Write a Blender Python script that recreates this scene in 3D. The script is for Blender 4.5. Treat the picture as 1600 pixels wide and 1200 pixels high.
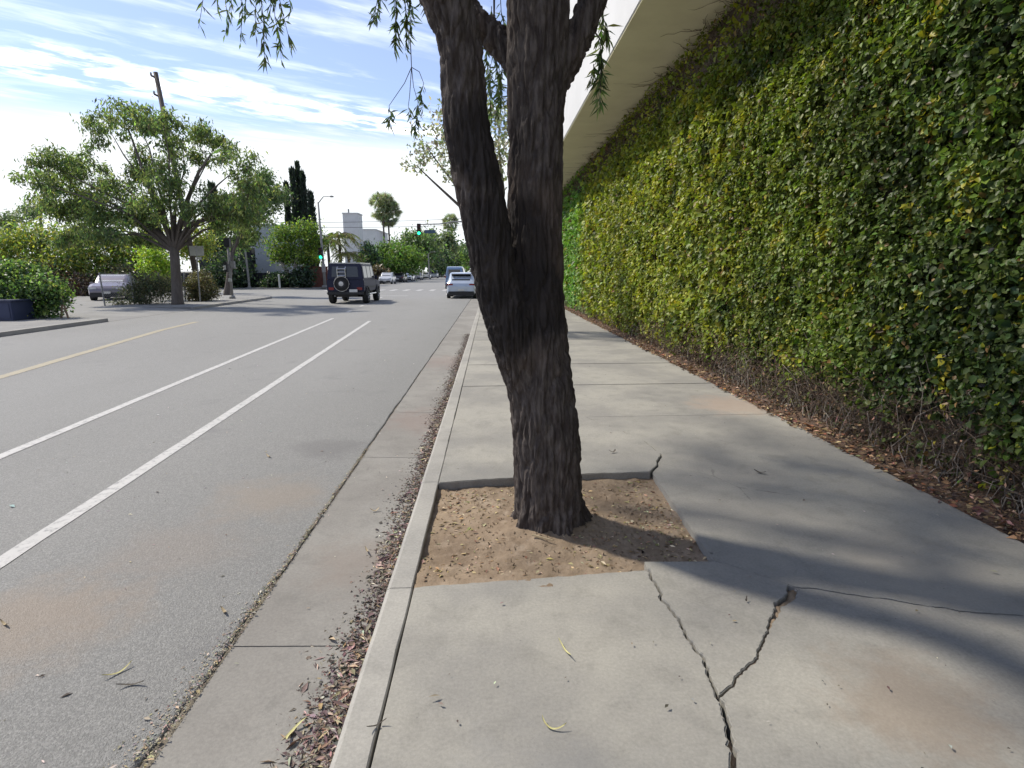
import bpy, bmesh, math, random
import numpy as np
from mathutils import Vector, Matrix

random.seed(7)
rng = np.random.default_rng(7)
R = math.radians
for o in list(bpy.data.objects):
    bpy.data.objects.remove(o, do_unlink=True)
scene = bpy.context.scene
COL = scene.collection

# ------------------------------------------------------------------ camera
cam = bpy.data.cameras.new('camera')
cam.sensor_width = 36.0
cam.lens = 36.0 * 880 / 1600
cam.clip_start = 0.05
cam.clip_end = 9000
camo = bpy.data.objects.new('camera', cam)
COL.objects.link(camo)
camo.location = (0, 0, 1.6)
PITCH = math.atan(0.2)
YAW = math.atan(34 / 880 * math.cos(PITCH))
camo.rotation_euler = (math.pi / 2 - PITCH, 0, -YAW)
scene.camera = camo

# ------------------------------------------------------------------ sky, sun, exposure
SUN_EL = R(50)
SUN_H = (-0.90, 0.44)                       # horizontal direction towards the sun
SUN_AZ = math.atan2(SUN_H[0], SUN_H[1])     # from +Y towards +X


def build_world():
    w = bpy.data.worlds.new('World')
    scene.world = w
    w.use_nodes = True
    nt = w.node_tree
    N, L = nt.nodes, nt.links
    N.clear()
    out = N.new('ShaderNodeOutputWorld')
    bg = N.new('ShaderNodeBackground')
    bg.inputs['Strength'].default_value = 0.14
    sky = N.new('ShaderNodeTexSky')
    sky.sky_type = 'NISHITA'
    sky.sun_disc = False
    sky.sun_elevation = SUN_EL
    sky.sun_rotation = SUN_AZ
    sky.air_density = 1.0
    sky.dust_density = 0.3
    sky.ozone_density = 2.6
    tc = N.new('ShaderNodeTexCoord')
    sep = N.new('ShaderNodeSeparateXYZ')
    L.new(tc.outputs['Generated'], sep.inputs[0])

    def m(op, a, b=None, c=None, clamp=False):
        n = N.new('ShaderNodeMath')
        n.operation = op
        n.use_clamp = clamp
        for i, v in enumerate((a, b, c)):
            if v is None:
                continue
            if isinstance(v, (int, float)):
                n.inputs[i].default_value = v
            else:
                L.new(v, n.inputs[i])
        return n.outputs[0]

    def smooth(v, a, b):
        n = N.new('ShaderNodeMapRange')
        n.interpolation_type = 'SMOOTHSTEP'
        L.new(v, n.inputs[0])
        n.inputs[1].default_value = a
        n.inputs[2].default_value = b
        return n.outputs[0]
    zc = m('MAXIMUM', sep.outputs['Z'], 0.03)
    px = m('DIVIDE', sep.outputs['X'], zc)
    py = m('DIVIDE', sep.outputs['Y'], zc)
    # axes of the high wind: along (0.81, 0.58) on the cloud sheet
    al = m('ADD', m('MULTIPLY', px, 0.81), m('MULTIPLY', py, 0.58))
    ac = m('ADD', m('MULTIPLY', px, -0.58), m('MULTIPLY', py, 0.81))

    def noise(sa, sc, off, detail=8, rough=0.6, dist=0.0):
        cv = N.new('ShaderNodeCombineXYZ')
        L.new(m('MULTIPLY', al, sa), cv.inputs[0])
        L.new(m('MULTIPLY', ac, sc), cv.inputs[1])
        cv.inputs[2].default_value = off
        n = N.new('ShaderNodeTexNoise')
        n.inputs['Scale'].default_value = 1.0
        n.inputs['Detail'].default_value = detail
        n.inputs['Roughness'].default_value = rough
        n.inputs['Distortion'].default_value = dist
        L.new(cv.outputs[0], n.inputs['Vector'])
        return n.outputs['Fac']
    big = noise(0.8, 1.1, 3.7, 4)
    fine = noise(2.9, 5.2, 9.2, 10, 0.58, 0.15)
    wide = noise(1.1, 3.4, 5.1, 8, 0.6, 0.3)
    # bright streak lying across the sheet at ac = 3.75, broken up by noise
    dline = m('ABSOLUTE', m('SUBTRACT', ac, m('ADD', 3.78, m('MULTIPLY', m('SUBTRACT', big, 0.5), 0.5))))
    streak = m('MULTIPLY', m('MULTIPLY', smooth(dline, 0.50, 0.08), 0.75), smooth(fine, 0.36, 0.64))
    dline2 = m('ABSOLUTE', m('SUBTRACT', ac, m('ADD', 3.1, m('MULTIPLY', m('SUBTRACT', big, 0.5), 0.6))))
    veil = m('MULTIPLY', m('MULTIPLY', smooth(dline2, 0.55, 0.0), smooth(wide, 0.38, 0.70)), 0.3)
    scatter = m('MULTIPLY', m('MULTIPLY', smooth(fine, 0.50, 0.70), smooth(wide, 0.49, 0.64)), 0.5)
    thin = m('ADD', m('MULTIPLY', smooth(wide, 0.46, 0.75), 0.22), 0.07)
    # bank of white cloud low over the horizon
    zw = m('ADD', sep.outputs['Z'], m('MULTIPLY', m('SUBTRACT', wide, 0.5), 0.10))
    bank = m('MULTIPLY', smooth(zw, 0.222, 0.178), 0.96)
    cl = m('MAXIMUM', m('MAXIMUM', streak, veil), m('MAXIMUM', scatter, thin), clamp=True)
    mix = N.new('ShaderNodeMix')
    mix.data_type = 'RGBA'
    L.new(cl, mix.inputs['Factor'])
    tint = N.new('ShaderNodeMix')
    tint.data_type = 'RGBA'
    tint.blend_type = 'MULTIPLY'
    tint.inputs['Factor'].default_value = 1.0
    L.new(sky.outputs[0], tint.inputs['A'])
    tint.inputs['B'].default_value = (0.345, 0.345, 0.40, 1)
    L.new(tint.outputs['Result'], mix.inputs['A'])
    mix.inputs['B'].default_value = (6.6, 6.5, 6.3, 1)
    low = N.new('ShaderNodeMix')
    low.data_type = 'RGBA'
    L.new(bank, low.inputs['Factor'])
    L.new(mix.outputs['Result'], low.inputs['A'])
    low.inputs['B'].default_value = (2.7, 2.8, 2.85, 1)
    L.new(low.outputs['Result'], bg.inputs['Color'])
    L.new(bg.outputs[0], out.inputs['Surface'])


build_world()
sun = bpy.data.lights.new('sun', 'SUN')
sun.energy = 1.8
sun.angle = R(3.2)
sun.color = (1.0, 0.93, 0.80)
suno = bpy.data.objects.new('sun', sun)
COL.objects.link(suno)
sdir = Vector((SUN_H[0] * math.cos(SUN_EL), SUN_H[1] * math.cos(SUN_EL), math.sin(SUN_EL)))
suno.rotation_euler = sdir.to_track_quat('Z', 'Y').to_euler()
suno.location = sdir * 60
vs = scene.view_settings
vs.view_transform = 'Standard'
vs.look = 'None'
vs.gamma = 1.0
vs.exposure = 1.6
vs.use_curve_mapping = False
scene.render.engine = 'CYCLES'
scene.cycles.use_denoising = True
scene.cycles.max_bounces = 6
scene.cycles.diffuse_bounces = 3
scene.cycles.transparent_max_bounces = 6


# ------------------------------------------------------------------ helpers
class NT:
    """small wrapper for building a material's node tree"""

    def __init__(s, name):
        s.mat = bpy.data.materials.new(name)
        s.mat.use_nodes = True
        s.nt = s.mat.node_tree
        s.nt.nodes.clear()
        s.out = s.nt.nodes.new('ShaderNodeOutputMaterial')
        s.b = s.nt.nodes.new('ShaderNodeBsdfPrincipled')
        s.nt.links.new(s.b.outputs[0], s.out.inputs['Surface'])
        g = s.nt.nodes.new('ShaderNodeNewGeometry')
        s.pos = g.outputs['Position']

    def put(s, node, key, v):
        if v is None:
            return
        i = node.inputs[key]
        if hasattr(v, 'links'):
            s.nt.links.new(v, i)
        else:
            i.default_value = v

    def n(s, t, **kw):
        nd = s.nt.nodes.new(t)
        for k, v in kw.items():
            setattr(nd, k, v)
        return nd

    def noise(s, scale, detail=4, rough=0.55, vec=None, dist=0.0, stretch=None):
        v = vec if vec is not None else s.pos
        if stretch:
            mp = s.n('ShaderNodeMapping')
            s.put(mp, 'Vector', v)
            mp.inputs['Scale'].default_value = stretch
            v = mp.outputs[0]
        nd = s.n('ShaderNodeTexNoise')
        s.put(nd, 'Vector', v)
        nd.inputs['Scale'].default_value = scale
        nd.inputs['Detail'].default_value = detail
        nd.inputs['Roughness'].default_value = rough
        nd.inputs['Distortion'].default_value = dist
        return nd.outputs['Fac']

    def voro(s, scale, feature='F1', vec=None):
        nd = s.n('ShaderNodeTexVoronoi')
        nd.feature = feature
        s.put(nd, 'Vector', vec if vec is not None else s.pos)
        nd.inputs['Scale'].default_value = scale
        return nd

    def math(s, op, a, b=None, clamp=False):
        nd = s.n('ShaderNodeMath')
        nd.operation = op
        nd.use_clamp = clamp
        s.put(nd, 0, a)
        s.put(nd, 1, b)
        return nd.outputs[0]

    def rng(s, v, a, b, c=0.0, d=1.0):
        nd = s.n('ShaderNodeMapRange')
        nd.interpolation_type = 'SMOOTHSTEP'
        s.put(nd, 0, v)
        for i, x in enumerate((a, b, c, d)):
            nd.inputs[i + 1].default_value = x
        return nd.outputs[0]

    def mix(s, f, a, b, mode='MIX'):
        nd = s.n('ShaderNodeMix')
        nd.data_type = 'RGBA'
        nd.blend_type = mode
        s.put(nd, 'Factor', f)
        for k, v in (('A', a), ('B', b)):
            if isinstance(v, tuple) and len(v) == 3:
                v = (*v, 1)
            s.put(nd, k, v)
        return nd.outputs['Result']

    def bump(s, h, strength=0.3, dist=0.01):
        nd = s.n('ShaderNodeBump')
        nd.inputs['Strength'].default_value = strength
        nd.inputs['Distance'].default_value = dist
        s.put(nd, 'Height', h)
        s.nt.links.new(nd.outputs[0], s.b.inputs['Normal'])

    def set(s, col=None, rough=None, metal=None, spec=None):
        if isinstance(col, tuple) and len(col) == 3:
            col = (*col, 1)
        s.put(s.b, 'Base Color', col)
        s.put(s.b, 'Roughness', rough)
        s.put(s.b, 'Metallic', metal)
        s.put(s.b, 'Specular IOR Level', spec)
        return s.mat


M = {}


def pm(name, c1, c2=None, scale=3.0, rough=0.8, metal=0.0, bump=0.0, bscale=40, spec=0.4, stretch=None):
    t = NT(name)
    c2 = c2 or tuple(x * 0.8 for x in c1)
    f = t.rng(t.noise(scale, 6, 0.6, stretch=stretch), 0.3, 0.7)
    t.set(t.mix(f, c1, c2), rough, metal, spec)
    if bump:
        t.bump(t.noise(bscale, 5, 0.6), bump, 0.01)
    M[name] = t.mat
    return t.mat


def obj(name, me, mat=None, parent=None, kind=None):
    o = bpy.data.objects.new(name, me)
    COL.objects.link(o)
    if mat is not None and not me.materials:
        me.materials.append(M[mat] if isinstance(mat, str) else mat)
    if parent is not None:
        o.parent = parent
    if kind:
        o['kind'] = kind
    return o


def tag(o, label, cat=None, group=None, kind=None):
    o['label'] = label
    if cat:
        o['category'] = cat
    if group:
        o['group'] = group
    if kind:
        o['kind'] = kind
    return o


def empty(name, loc, rz=0.0):
    o = bpy.data.objects.new(name, None)
    COL.objects.link(o)
    o.location = loc
    o.rotation_euler = (0, 0, rz)
    o.empty_display_size = 0.2
    return o


def copy_tree(o, parent=None):
    c = o.copy()
    COL.objects.link(c)
    c.parent = parent
    for ch in list(o.children):
        copy_tree(ch, c)
    return c


def np_mesh(name, V, F, smooth=False, attr=None):
    """V (n,3), F (m,k) with k 3 or 4"""
    V = np.asarray(V, np.float32)
    F = np.asarray(F, np.int32)
    me = bpy.data.meshes.new(name)
    me.vertices.add(len(V))
    me.vertices.foreach_set('co', V.ravel())
    k = F.shape[1]
    me.loops.add(F.size)
    me.loops.foreach_set('vertex_index', F.ravel())
    me.polygons.add(len(F))
    me.polygons.foreach_set('loop_start', np.arange(0, F.size, k, dtype=np.int32))
    me.polygons.foreach_set('loop_total', np.full(len(F), k, np.int32))
    if smooth:
        me.polygons.foreach_set('use_smooth', np.ones(len(F), bool))
    me.update(calc_edges=True)
    if attr is not None:
        a = me.attributes.new('tint', 'FLOAT_COLOR', 'POINT')
        c = np.ones((len(V), 4), np.float32)
        c[:, :3] = attr
        a.data.foreach_set('color', c.ravel())
    return me


class MB:
    """collects shapes into ONE mesh"""

    def __init__(s):
        s.v = []
        s.f = []

    def add(s, v, f):
        n = len(s.v)
        s.v.extend([tuple(p) for p in v])
        s.f.extend([tuple(i + n for i in q) for q in f])
        return s

    def box(s, x0, x1, y0, y1, z0, z1):
        v = [(x, y, z) for z in (z0, z1) for y in (y0, y1) for x in (x0, x1)]
        return s.add(v, [(0, 2, 3, 1), (4, 5, 7, 6), (0, 1, 5, 4), (2, 6, 7, 3), (0, 4, 6, 2), (1, 3, 7, 5)])

    def tube(s, pts, rad, n=8, cap=True):
        pts = [Vector(p) for p in pts]
        if not hasattr(rad, '__len__'):
            rad = [rad] * len(pts)
        v, f = [], []
        up = None
        for i, p in enumerate(pts):
            d = (pts[min(i + 1, len(pts) - 1)] - pts[max(i - 1, 0)])
            d = d.normalized() if d.length > 1e-9 else Vector((0, 0, 1))
            if up is None:
                up = Vector((1, 0, 0)) if abs(d.x) < 0.8 else Vector((0, 1, 0))
            a = (up - d * up.dot(d)).normalized()
            up = a
            b = d.cross(a)
            for k in range(n):
                t = 2 * math.pi * k / n
                v.append(p + (a * math.cos(t) + b * math.sin(t)) * rad[i])
        for i in range(len(pts) - 1):
            for k in range(n):
                k2 = (k + 1) % n
                f.append((i * n + k, i * n + k2, (i + 1) * n + k2, (i + 1) * n + k))
        if cap:
            f.append(tuple(range(n - 1, -1, -1)))
            f.append(tuple((len(pts) - 1) * n + k for k in range(n)))
        return s.add(v, f)

    def lathe(s, prof, n=20, axis='Z', c=(0, 0, 0)):
        """prof: list of (r, h) along the axis"""
        v, f = [], []
        for r, h in prof:
            for k in range(n):
                t = 2 * math.pi * k / n
                a, b = r * math.cos(t), r * math.sin(t)
                p = {'Z': (a, b, h), 'X': (h, a, b), 'Y': (a, h, b)}[axis]
                v.append((p[0] + c[0], p[1] + c[1], p[2] + c[2]))
        for i in range(len(prof) - 1):
            for k in range(n):
                k2 = (k + 1) % n
                f.append((i * n + k, i * n + k2, (i + 1) * n + k2, (i + 1) * n + k))
        f.append(tuple(range(n - 1, -1, -1)))
        f.append(tuple((len(prof) - 1) * n + k for k in range(n)))
        return s.add(v, f)

    def prism(s, poly, z0, z1):
        n = len(poly)
        v = [(x, y, z0) for x, y in poly] + [(x, y, z1) for x, y in poly]
        f = [tuple(range(n - 1, -1, -1)), tuple(range(n, 2 * n))]
        f += [(i, (i + 1) % n, n + (i + 1) % n, n + i) for i in range(n)]
        return s.add(v, f)

    def build(s, name, mat, parent=None, smooth=False, bevel=0.0, kind=None, loc=None):
        me = bpy.data.meshes.new(name)
        me.from_pydata(s.v, [], s.f)
        me.update()
        bm = bmesh.new()
        bm.from_mesh(me)
        bmesh.ops.recalc_face_normals(bm, faces=bm.faces)
        if bevel:
            es = [e for e in bm.edges if len(e.link_faces) == 2 and e.calc_face_angle(0) > 0.5]
            bmesh.ops.bevel(bm, geom=es, offset=bevel, segments=2, affect='EDGES', clamp_overlap=True)
        bm.to_mesh(me)
        bm.free()
        if smooth:
            me.polygons.foreach_set('use_smooth', np.ones(len(me.polygons), bool))
            me.update()
        o = obj(name, me, mat, parent, kind)
        if loc:
            o.location = loc
        return o


# vectorised gradient noise
_perm = rng.permutation(256).astype(np.int64)
_perm = np.concatenate([_perm, _perm, _perm])
_grad = rng.normal(size=(256, 3))
_grad /= np.linalg.norm(_grad, axis=1)[:, None]


def pn(P):
    P = np.asarray(P, float)
    I = np.floor(P).astype(np.int64)
    Fr = P - I
    I &= 255
    U = Fr * Fr * Fr * (Fr * (Fr * 6 - 15) + 10)
    out = 0
    for dx in (0, 1):
        wx = U[:, 0] if dx else 1 - U[:, 0]
        for dy in (0, 1):
            wy = U[:, 1] if dy else 1 - U[:, 1]
            for dz in (0, 1):
                wz = U[:, 2] if dz else 1 - U[:, 2]
                h = _perm[_perm[_perm[I[:, 0] + dx] + I[:, 1] + dy] + I[:, 2] + dz]
                g = _grad[h]
                out = out + wx * wy * wz * ((Fr - (dx, dy, dz)) * g).sum(1)
    return out * 1.5


def fbm(P, o=4):
    P = np.asarray(P, float)
    return sum(pn(P * 2 ** k + 17.3 * k) * 0.5 ** k for k in range(o))


def unit(a):
    return a / np.maximum(np.linalg.norm(a, axis=1)[:, None], 1e-9)


def leaf_arrays(P, D, Nn, L, W, col, six=False, fold=0.15, droop=0.12):
    """leaf blades from base P along D, facing Nn. Returns V, F, tint"""
    n = len(P)
    D = unit(D)
    Nn = unit(Nn - D * (Nn * D).sum(1)[:, None])
    S = np.cross(D, Nn)
    L = np.broadcast_to(np.asarray(L, float), (n,))[:, None]
    W = np.broadcast_to(np.asarray(W, float), (n,))[:, None]
    tip = P + D * L - Nn * L * droop
    if six:
        a = P + D * L * .28
        b = P + D * L * .64 - Nn * L * droop * .4
        V = np.stack([P, a + S * W * .5 + Nn * W * fold, b + S * W * .42 + Nn * W * fold, tip,
                      b - S * W * .42 + Nn * W * fold, a - S * W * .5 + Nn * W * fold], 1)
        F = np.array([[0, 3, 2, 1], [0, 5, 4, 3]])
        k = 6
    else:
        a = P + D * L * .45
        V = np.stack([P, a + S * W * .5 + Nn * W * fold, tip, a - S * W * .5 + Nn * W * fold], 1)
        F = np.array([[0, 2, 1], [0, 3, 2]])
        k = 4
    Fa = (F[None] + (np.arange(n) * k)[:, None, None]).reshape(-1, F.shape[1])
    return V.reshape(-1, 3), Fa, np.repeat(col, k, axis=0)


def leaves(name, P, D, Nn, L, W, col, mat, parent=None, six=False, kind=None, **kw):
    V, F, c = leaf_arrays(P, D, Nn, L, W, col, six, **kw)
    return obj(name, np_mesh(name, V, F, attr=c), mat, parent, kind)


def rdir(n):
    return unit(rng.normal(size=(n, 3)))


def tints(n, cols, w=None, jit=0.25):
    cols = np.array(cols, float)
    w = None if w is None else np.array(w, float) / sum(w)
    c = cols[rng.choice(len(cols), n, p=w)]
    return np.clip(c * (1 + jit * rng.normal(size=(n, 1))) * (1 + 0.1 * rng.normal(size=(n, 3))), 0.004, 0.8)


# ------------------------------------------------------------------ materials
def concrete(name, base, dark, stains=(), bump=0.25, blot=0.35):
    t = NT(name)
    a = t.noise(0.9, 6, 0.6)
    b = t.noise(5.5, 8, 0.65, dist=0.4)
    c = t.noise(70, 4, 0.7)
    col = t.mix(t.rng(a, 0.36, 0.62), base, dark)
    col = t.mix(t.math('MULTIPLY', t.rng(b, 0.47, 0.70), blot), col, tuple(x * 0.55 for x in base))
    col = t.mix(t.math('MULTIPLY', t.rng(t.noise(2.3, 7, 0.7), 0.55, 0.75), 0.35), col, tuple(x * y * 1.12 for x, y in zip(base, (1.02, 1.0, 0.95))))
    col = t.mix(0.5, col, t.mix(c, (0.05, 0.05, 0.05), (0.6, 0.6, 0.58)), 'OVERLAY')
    col = t.mix(t.math('MULTIPLY', t.rng(t.noise(26, 6, 0.75), 0.56, 0.70), 0.30), col, tuple(x * 0.62 for x in base))
    sq = t.voro(7.0)
    col = t.mix(t.math('MULTIPLY', t.rng(t.math('ADD', sq.outputs['Distance'], t.math('MULTIPLY', t.noise(60, 2), 0.06)), 0.07, 0.05), 0.45), col, (0.10, 0.098, 0.095))
    hv = t.n('ShaderNodeTexVoronoi', feature='DISTANCE_TO_EDGE')
    t.put(hv, 'Vector', t.pos)
    hv.inputs['Scale'].default_value = 1.1
    hair = t.math('MULTIPLY', t.rng(t.math('ADD', hv.outputs['Distance'], t.math('MULTIPLY', t.math('SUBTRACT', t.noise(9, 6, 0.7), 0.5), 0.05)), 0.005, 0.002), t.rng(t.noise(0.8, 3), 0.56, 0.66))
    col = t.mix(t.math('MULTIPLY', hair, 0.5), col, (0.09, 0.085, 0.08))
    sp = t.voro(2.1)
    spot = t.math('MULTIPLY', t.rng(t.math('ADD', sp.outputs['Distance'], t.math('MULTIPLY', t.noise(45, 2), 0.05)), 0.062, 0.045), 0.75)
    col = t.mix(spot, col, (0.07, 0.068, 0.066))
    for (x, y, r, cc, amt) in stains:
        vm = t.n('ShaderNodeVectorMath', operation='DISTANCE')
        t.put(vm, 0, t.pos)
        vm.inputs[1].default_value = (x, y, 0)
        d = t.math('ADD', vm.outputs['Value'], t.math('MULTIPLY', t.math('SUBTRACT', t.noise(5, 6, 0.7), 0.5), r * 1.6))
        col = t.mix(t.math('MULTIPLY', t.rng(d, r, r * 0.25), amt), col, cc)
    t.set(col, 0.88, 0, 0.3)
    t.bump(t.math('ADD', t.math('MULTIPLY', t.noise(160, 3, 0.6), 0.5), t.noise(18, 5, 0.6)), bump, 0.006)
    M[name] = t.mat


concrete('concrete_walk', (0.355, 0.34, 0.305), (0.27, 0.26, 0.242),
         [(1.58, 1.78, 0.42, (0.22, 0.165, 0.12), 0.5), (2.3, 2.7, 0.6, (0.30, 0.27, 0.23), 0.4),
          (2.95, 6.6, 0.7, (0.34, 0.25, 0.19), 0.5), (0.2, 1.3, 0.5, (0.21, 0.21, 0.21), 0.4)])
concrete('concrete_kerb', (0.385, 0.37, 0.34), (0.315, 0.303, 0.284), (), 0.25, 0.3)
concrete('concrete_gutter', (0.285, 0.273, 0.253), (0.235, 0.222, 0.206), [(-0.75, 3.2, 0.5, (0.20, 0.165, 0.14), 0.5), (-0.7, 6.5, 0.8, (0.2, 0.15, 0.13), 0.5), (-0.6, 11, 1.2, (0.22, 0.17, 0.15), 0.5)], 0.3, 0.35)
concrete('concrete_far', (0.30, 0.295, 0.285), (0.25, 0.245, 0.24), (), 0.1, 0.2)


def asphalt():
    t = NT('asphalt')
    v = t.voro(150)
    st = t.mix(t.math('MULTIPLY', t.rng(v.outputs['Color'], 0.3, 1.0), 1.0), (0.135, 0.134, 0.131), (0.325, 0.32, 0.305))
    col = t.mix(t.rng(t.noise(0.35, 7, 0.6, stretch=(1, 0.35, 1)), 0.35, 0.7), (0.240, 0.238, 0.230), (0.212, 0.210, 0.202))
    col = t.mix(0.48, col, st)
    col = t.mix(t.math('MULTIPLY', t.rng(t.noise(1.4, 7, 0.65), 0.56, 0.76), 0.5), col, (0.145, 0.142, 0.146))
    for (x, y, r, cc, amt) in [(-2.3, 2.6, 0.6, (0.27, 0.215, 0.165), 0.55), (-1.7, 4.2, 0.6, (0.26, 0.215, 0.17), 0.5), (-1.6, 5.4, 0.5, (0.135, 0.13, 0.13), 0.5), (-2.0, 3.4, 0.6, (0.25, 0.205, 0.17), 0.3)]:
        vm = t.n('ShaderNodeVectorMath', operation='DISTANCE')
        t.put(vm, 0, t.pos)
        vm.inputs[1].default_value = (x, y, -0.12)
        d = t.math('ADD', vm.outputs['Value'], t.math('MULTIPLY', t.math('SUBTRACT', t.noise(3, 6, 0.7), 0.5), r * 1.6))
        col = t.mix(t.math('MULTIPLY', t.rng(d, r, r * 0.2), amt), col, cc)
    t.set(col, 0.85, 0, 0.35)
    h = t.math('ADD', t.rng(v.outputs['Distance'], 0.0, 0.6, 1, 0), t.math('MULTIPLY', t.noise(40, 4), 0.8))
    t.bump(h, 0.5, 0.006)
    M['asphalt'] = t.mat


asphalt()


def paint(name, c, wear=0.5):
    t = NT(name)
    f = t.rng(t.noise(16, 8, 0.75), 0.48, 0.66)
    col = t.mix(t.math('MULTIPLY', f, wear), c, (0.2, 0.2, 0.2))
    col = t.mix(t.math('MULTIPLY', t.rng(t.noise(3, 4), 0.4, 0.7), 0.25), col, tuple(x * 0.7 for x in c))
    t.set(col, 0.75)
    M[name] = t.mat


paint('paint_white', (0.43, 0.422, 0.41), 0.85)
paint('paint_yellow', (0.31, 0.27, 0.185), 0.9)


def soil():
    t = NT('soil')
    col = t.mix(t.rng(t.noise(2.2, 7, 0.65), 0.35, 0.68), (0.325, 0.262, 0.195), (0.235, 0.182, 0.132))
    col = t.mix(t.rng(t.noise(9, 6, 0.7), 0.5, 0.75), col, (0.40, 0.335, 0.265))
    col = t.mix(0.35, col, t.mix(t.noise(120, 3), (0.05, 0.04, 0.03), (0.5, 0.4, 0.3)), 'OVERLAY')
    t.set(col, 0.95, 0, 0.15)
    t.bump(t.math('ADD', t.noise(55, 5, 0.7), t.math('MULTIPLY', t.noise(180, 3), 0.5)), 0.6, 0.012)
    M['soil'] = t.mat


soil()
pm('earth_dark', (0.05, 0.042, 0.035), (0.03, 0.026, 0.022), 6, 0.95, bump=0.5, bscale=60)
pm('seam_sand', (0.20, 0.175, 0.135), (0.11, 0.098, 0.08), 22, 0.95, bump=0.7, bscale=90)
pm('mulch', (0.12, 0.075, 0.05), (0.065, 0.042, 0.03), 9, 0.95, bump=0.8, bscale=60)
pm('ground', (0.13, 0.12, 0.10), (0.10, 0.095, 0.075), 0.1, 0.95)


def bark(name, c1, c2, c3, stretch=(26, 26, 5), bstr=0.6):
    t = NT(name)
    a = t.noise(1.0, 6, 0.65, stretch=stretch)
    b = t.noise(1.3, 5, 0.6)
    col = t.mix(t.rng(a, 0.35, 0.7), c1, c2)
    col = t.mix(t.math('MULTIPLY', t.rng(b, 0.52, 0.72), 0.55), col, c3)
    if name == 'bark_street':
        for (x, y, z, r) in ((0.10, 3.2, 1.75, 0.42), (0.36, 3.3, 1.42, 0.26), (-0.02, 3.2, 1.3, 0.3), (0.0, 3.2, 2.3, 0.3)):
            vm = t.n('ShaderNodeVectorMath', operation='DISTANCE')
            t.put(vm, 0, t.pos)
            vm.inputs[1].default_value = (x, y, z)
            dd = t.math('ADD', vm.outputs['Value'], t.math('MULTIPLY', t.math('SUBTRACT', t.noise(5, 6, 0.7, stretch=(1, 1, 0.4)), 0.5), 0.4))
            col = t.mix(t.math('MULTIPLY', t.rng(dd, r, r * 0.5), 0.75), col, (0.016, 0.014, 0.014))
    t.set(col, 0.9, 0, 0.25)
    h = t.noise(1.0, 6, 0.7, stretch=tuple(x * 2.2 for x in stretch))
    t.bump(h, bstr, 0.012)
    M[name] = t.mat


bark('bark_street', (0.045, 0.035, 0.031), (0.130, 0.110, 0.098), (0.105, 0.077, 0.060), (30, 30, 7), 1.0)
bark('bark_grey', (0.10, 0.085, 0.075), (0.14, 0.12, 0.105), (0.12, 0.10, 0.085), (12, 12, 3))
bark('bark_pale', (0.32, 0.30, 0.27), (0.24, 0.22, 0.19), (0.3, 0.27, 0.23), (12, 12, 3))


def leafmat(name, trans=0.3, rough=0.45, spec=0.5):
    t = NT(name)
    at = t.n('ShaderNodeAttribute', attribute_name='tint')
    t.set(at.outputs['Color'], rough, 0, spec)
    tr = t.n('ShaderNodeBsdfTranslucent')
    mixc = t.mix(1.0, at.outputs['Color'], (1.25, 1.3, 0.7), 'MULTIPLY')
    t.nt.links.new(mixc, tr.inputs['Color'])
    mx = t.n('ShaderNodeMixShader')
    mx.inputs[0].default_value = trans
    t.nt.links.new(t.b.outputs[0], mx.inputs[1])
    t.nt.links.new(tr.outputs[0], mx.inputs[2])
    t.nt.links.new(mx.outputs[0], t.out.inputs['Surface'])
    M[name] = t.mat


leafmat('leaf', 0.45)
leafmat('ivy_leaf', 0.34, 0.46, 0.28)
leafmat('litter', 0.05, 0.8, 0.2)
leafmat('leaf_thin', 0.55, 0.5, 0.4)

pm('stucco_white', (0.62, 0.62, 0.61), (0.56, 0.56, 0.55), 1.2, 0.9, bump=0.3, bscale=90)
pm('stucco_cream', (0.60, 0.56, 0.38), (0.54, 0.50, 0.335), 1.5, 0.9, bump=0.3, bscale=90)
pm('stucco_fascia', (0.60, 0.60, 0.60), (0.55, 0.55, 0.55), 0.8, 0.9, bump=0.2, bscale=90)
pm('stucco_grey', (0.36, 0.385, 0.41), (0.32, 0.345, 0.37), 1.2, 0.9)
pm('stucco_brown', (0.17, 0.14, 0.11), (0.12, 0.10, 0.08), 2, 0.9)
pm('wall_dark', (0.030, 0.031, 0.036), (0.022, 0.022, 0.026), 2, 0.8)
pm('brick_red', (0.19, 0.075, 0.055), (0.13, 0.055, 0.045), 5, 0.9)
pm('navy_metal', (0.028, 0.038, 0.085), (0.022, 0.03, 0.065), 2, 0.55)
pm('galv', (0.30, 0.30, 0.30), (0.22, 0.22, 0.22), 4, 0.5, 0.6)
pm('pole_grey', (0.25, 0.245, 0.235), (0.19, 0.185, 0.18), 3, 0.7)
pm('wood_pole', (0.12, 0.10, 0.085), (0.08, 0.07, 0.06), 4, 0.9, stretch=(6, 6, 1))
pm('wood_stake', (0.22, 0.15, 0.10), (0.15, 0.10, 0.07), 6, 0.9)
pm('sign_face', (0.50, 0.51, 0.48), (0.44, 0.45, 0.43), 3, 0.6)
pm('sign_blue', (0.05, 0.09, 0.14), (0.04, 0.075, 0.12), 3, 0.5)
pm('black_plastic', (0.018, 0.018, 0.02), (0.025, 0.025, 0.028), 5, 0.55)
pm('rubber', (0.016, 0.016, 0.017), (0.022, 0.022, 0.022), 8, 0.85)
pm('alloy', (0.45, 0.45, 0.46), (0.38, 0.38, 0.39), 6, 0.35, 0.9)
pm('chrome', (0.62, 0.62, 0.64), (0.55, 0.55, 0.57), 6, 0.22, 1.0)
pm('plate_white', (0.62, 0.62, 0.60), (0.55, 0.55, 0.55), 8, 0.5)
pm('lamp_red', (0.24, 0.02, 0.02), (0.2, 0.015, 0.015), 8, 0.25)
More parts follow.
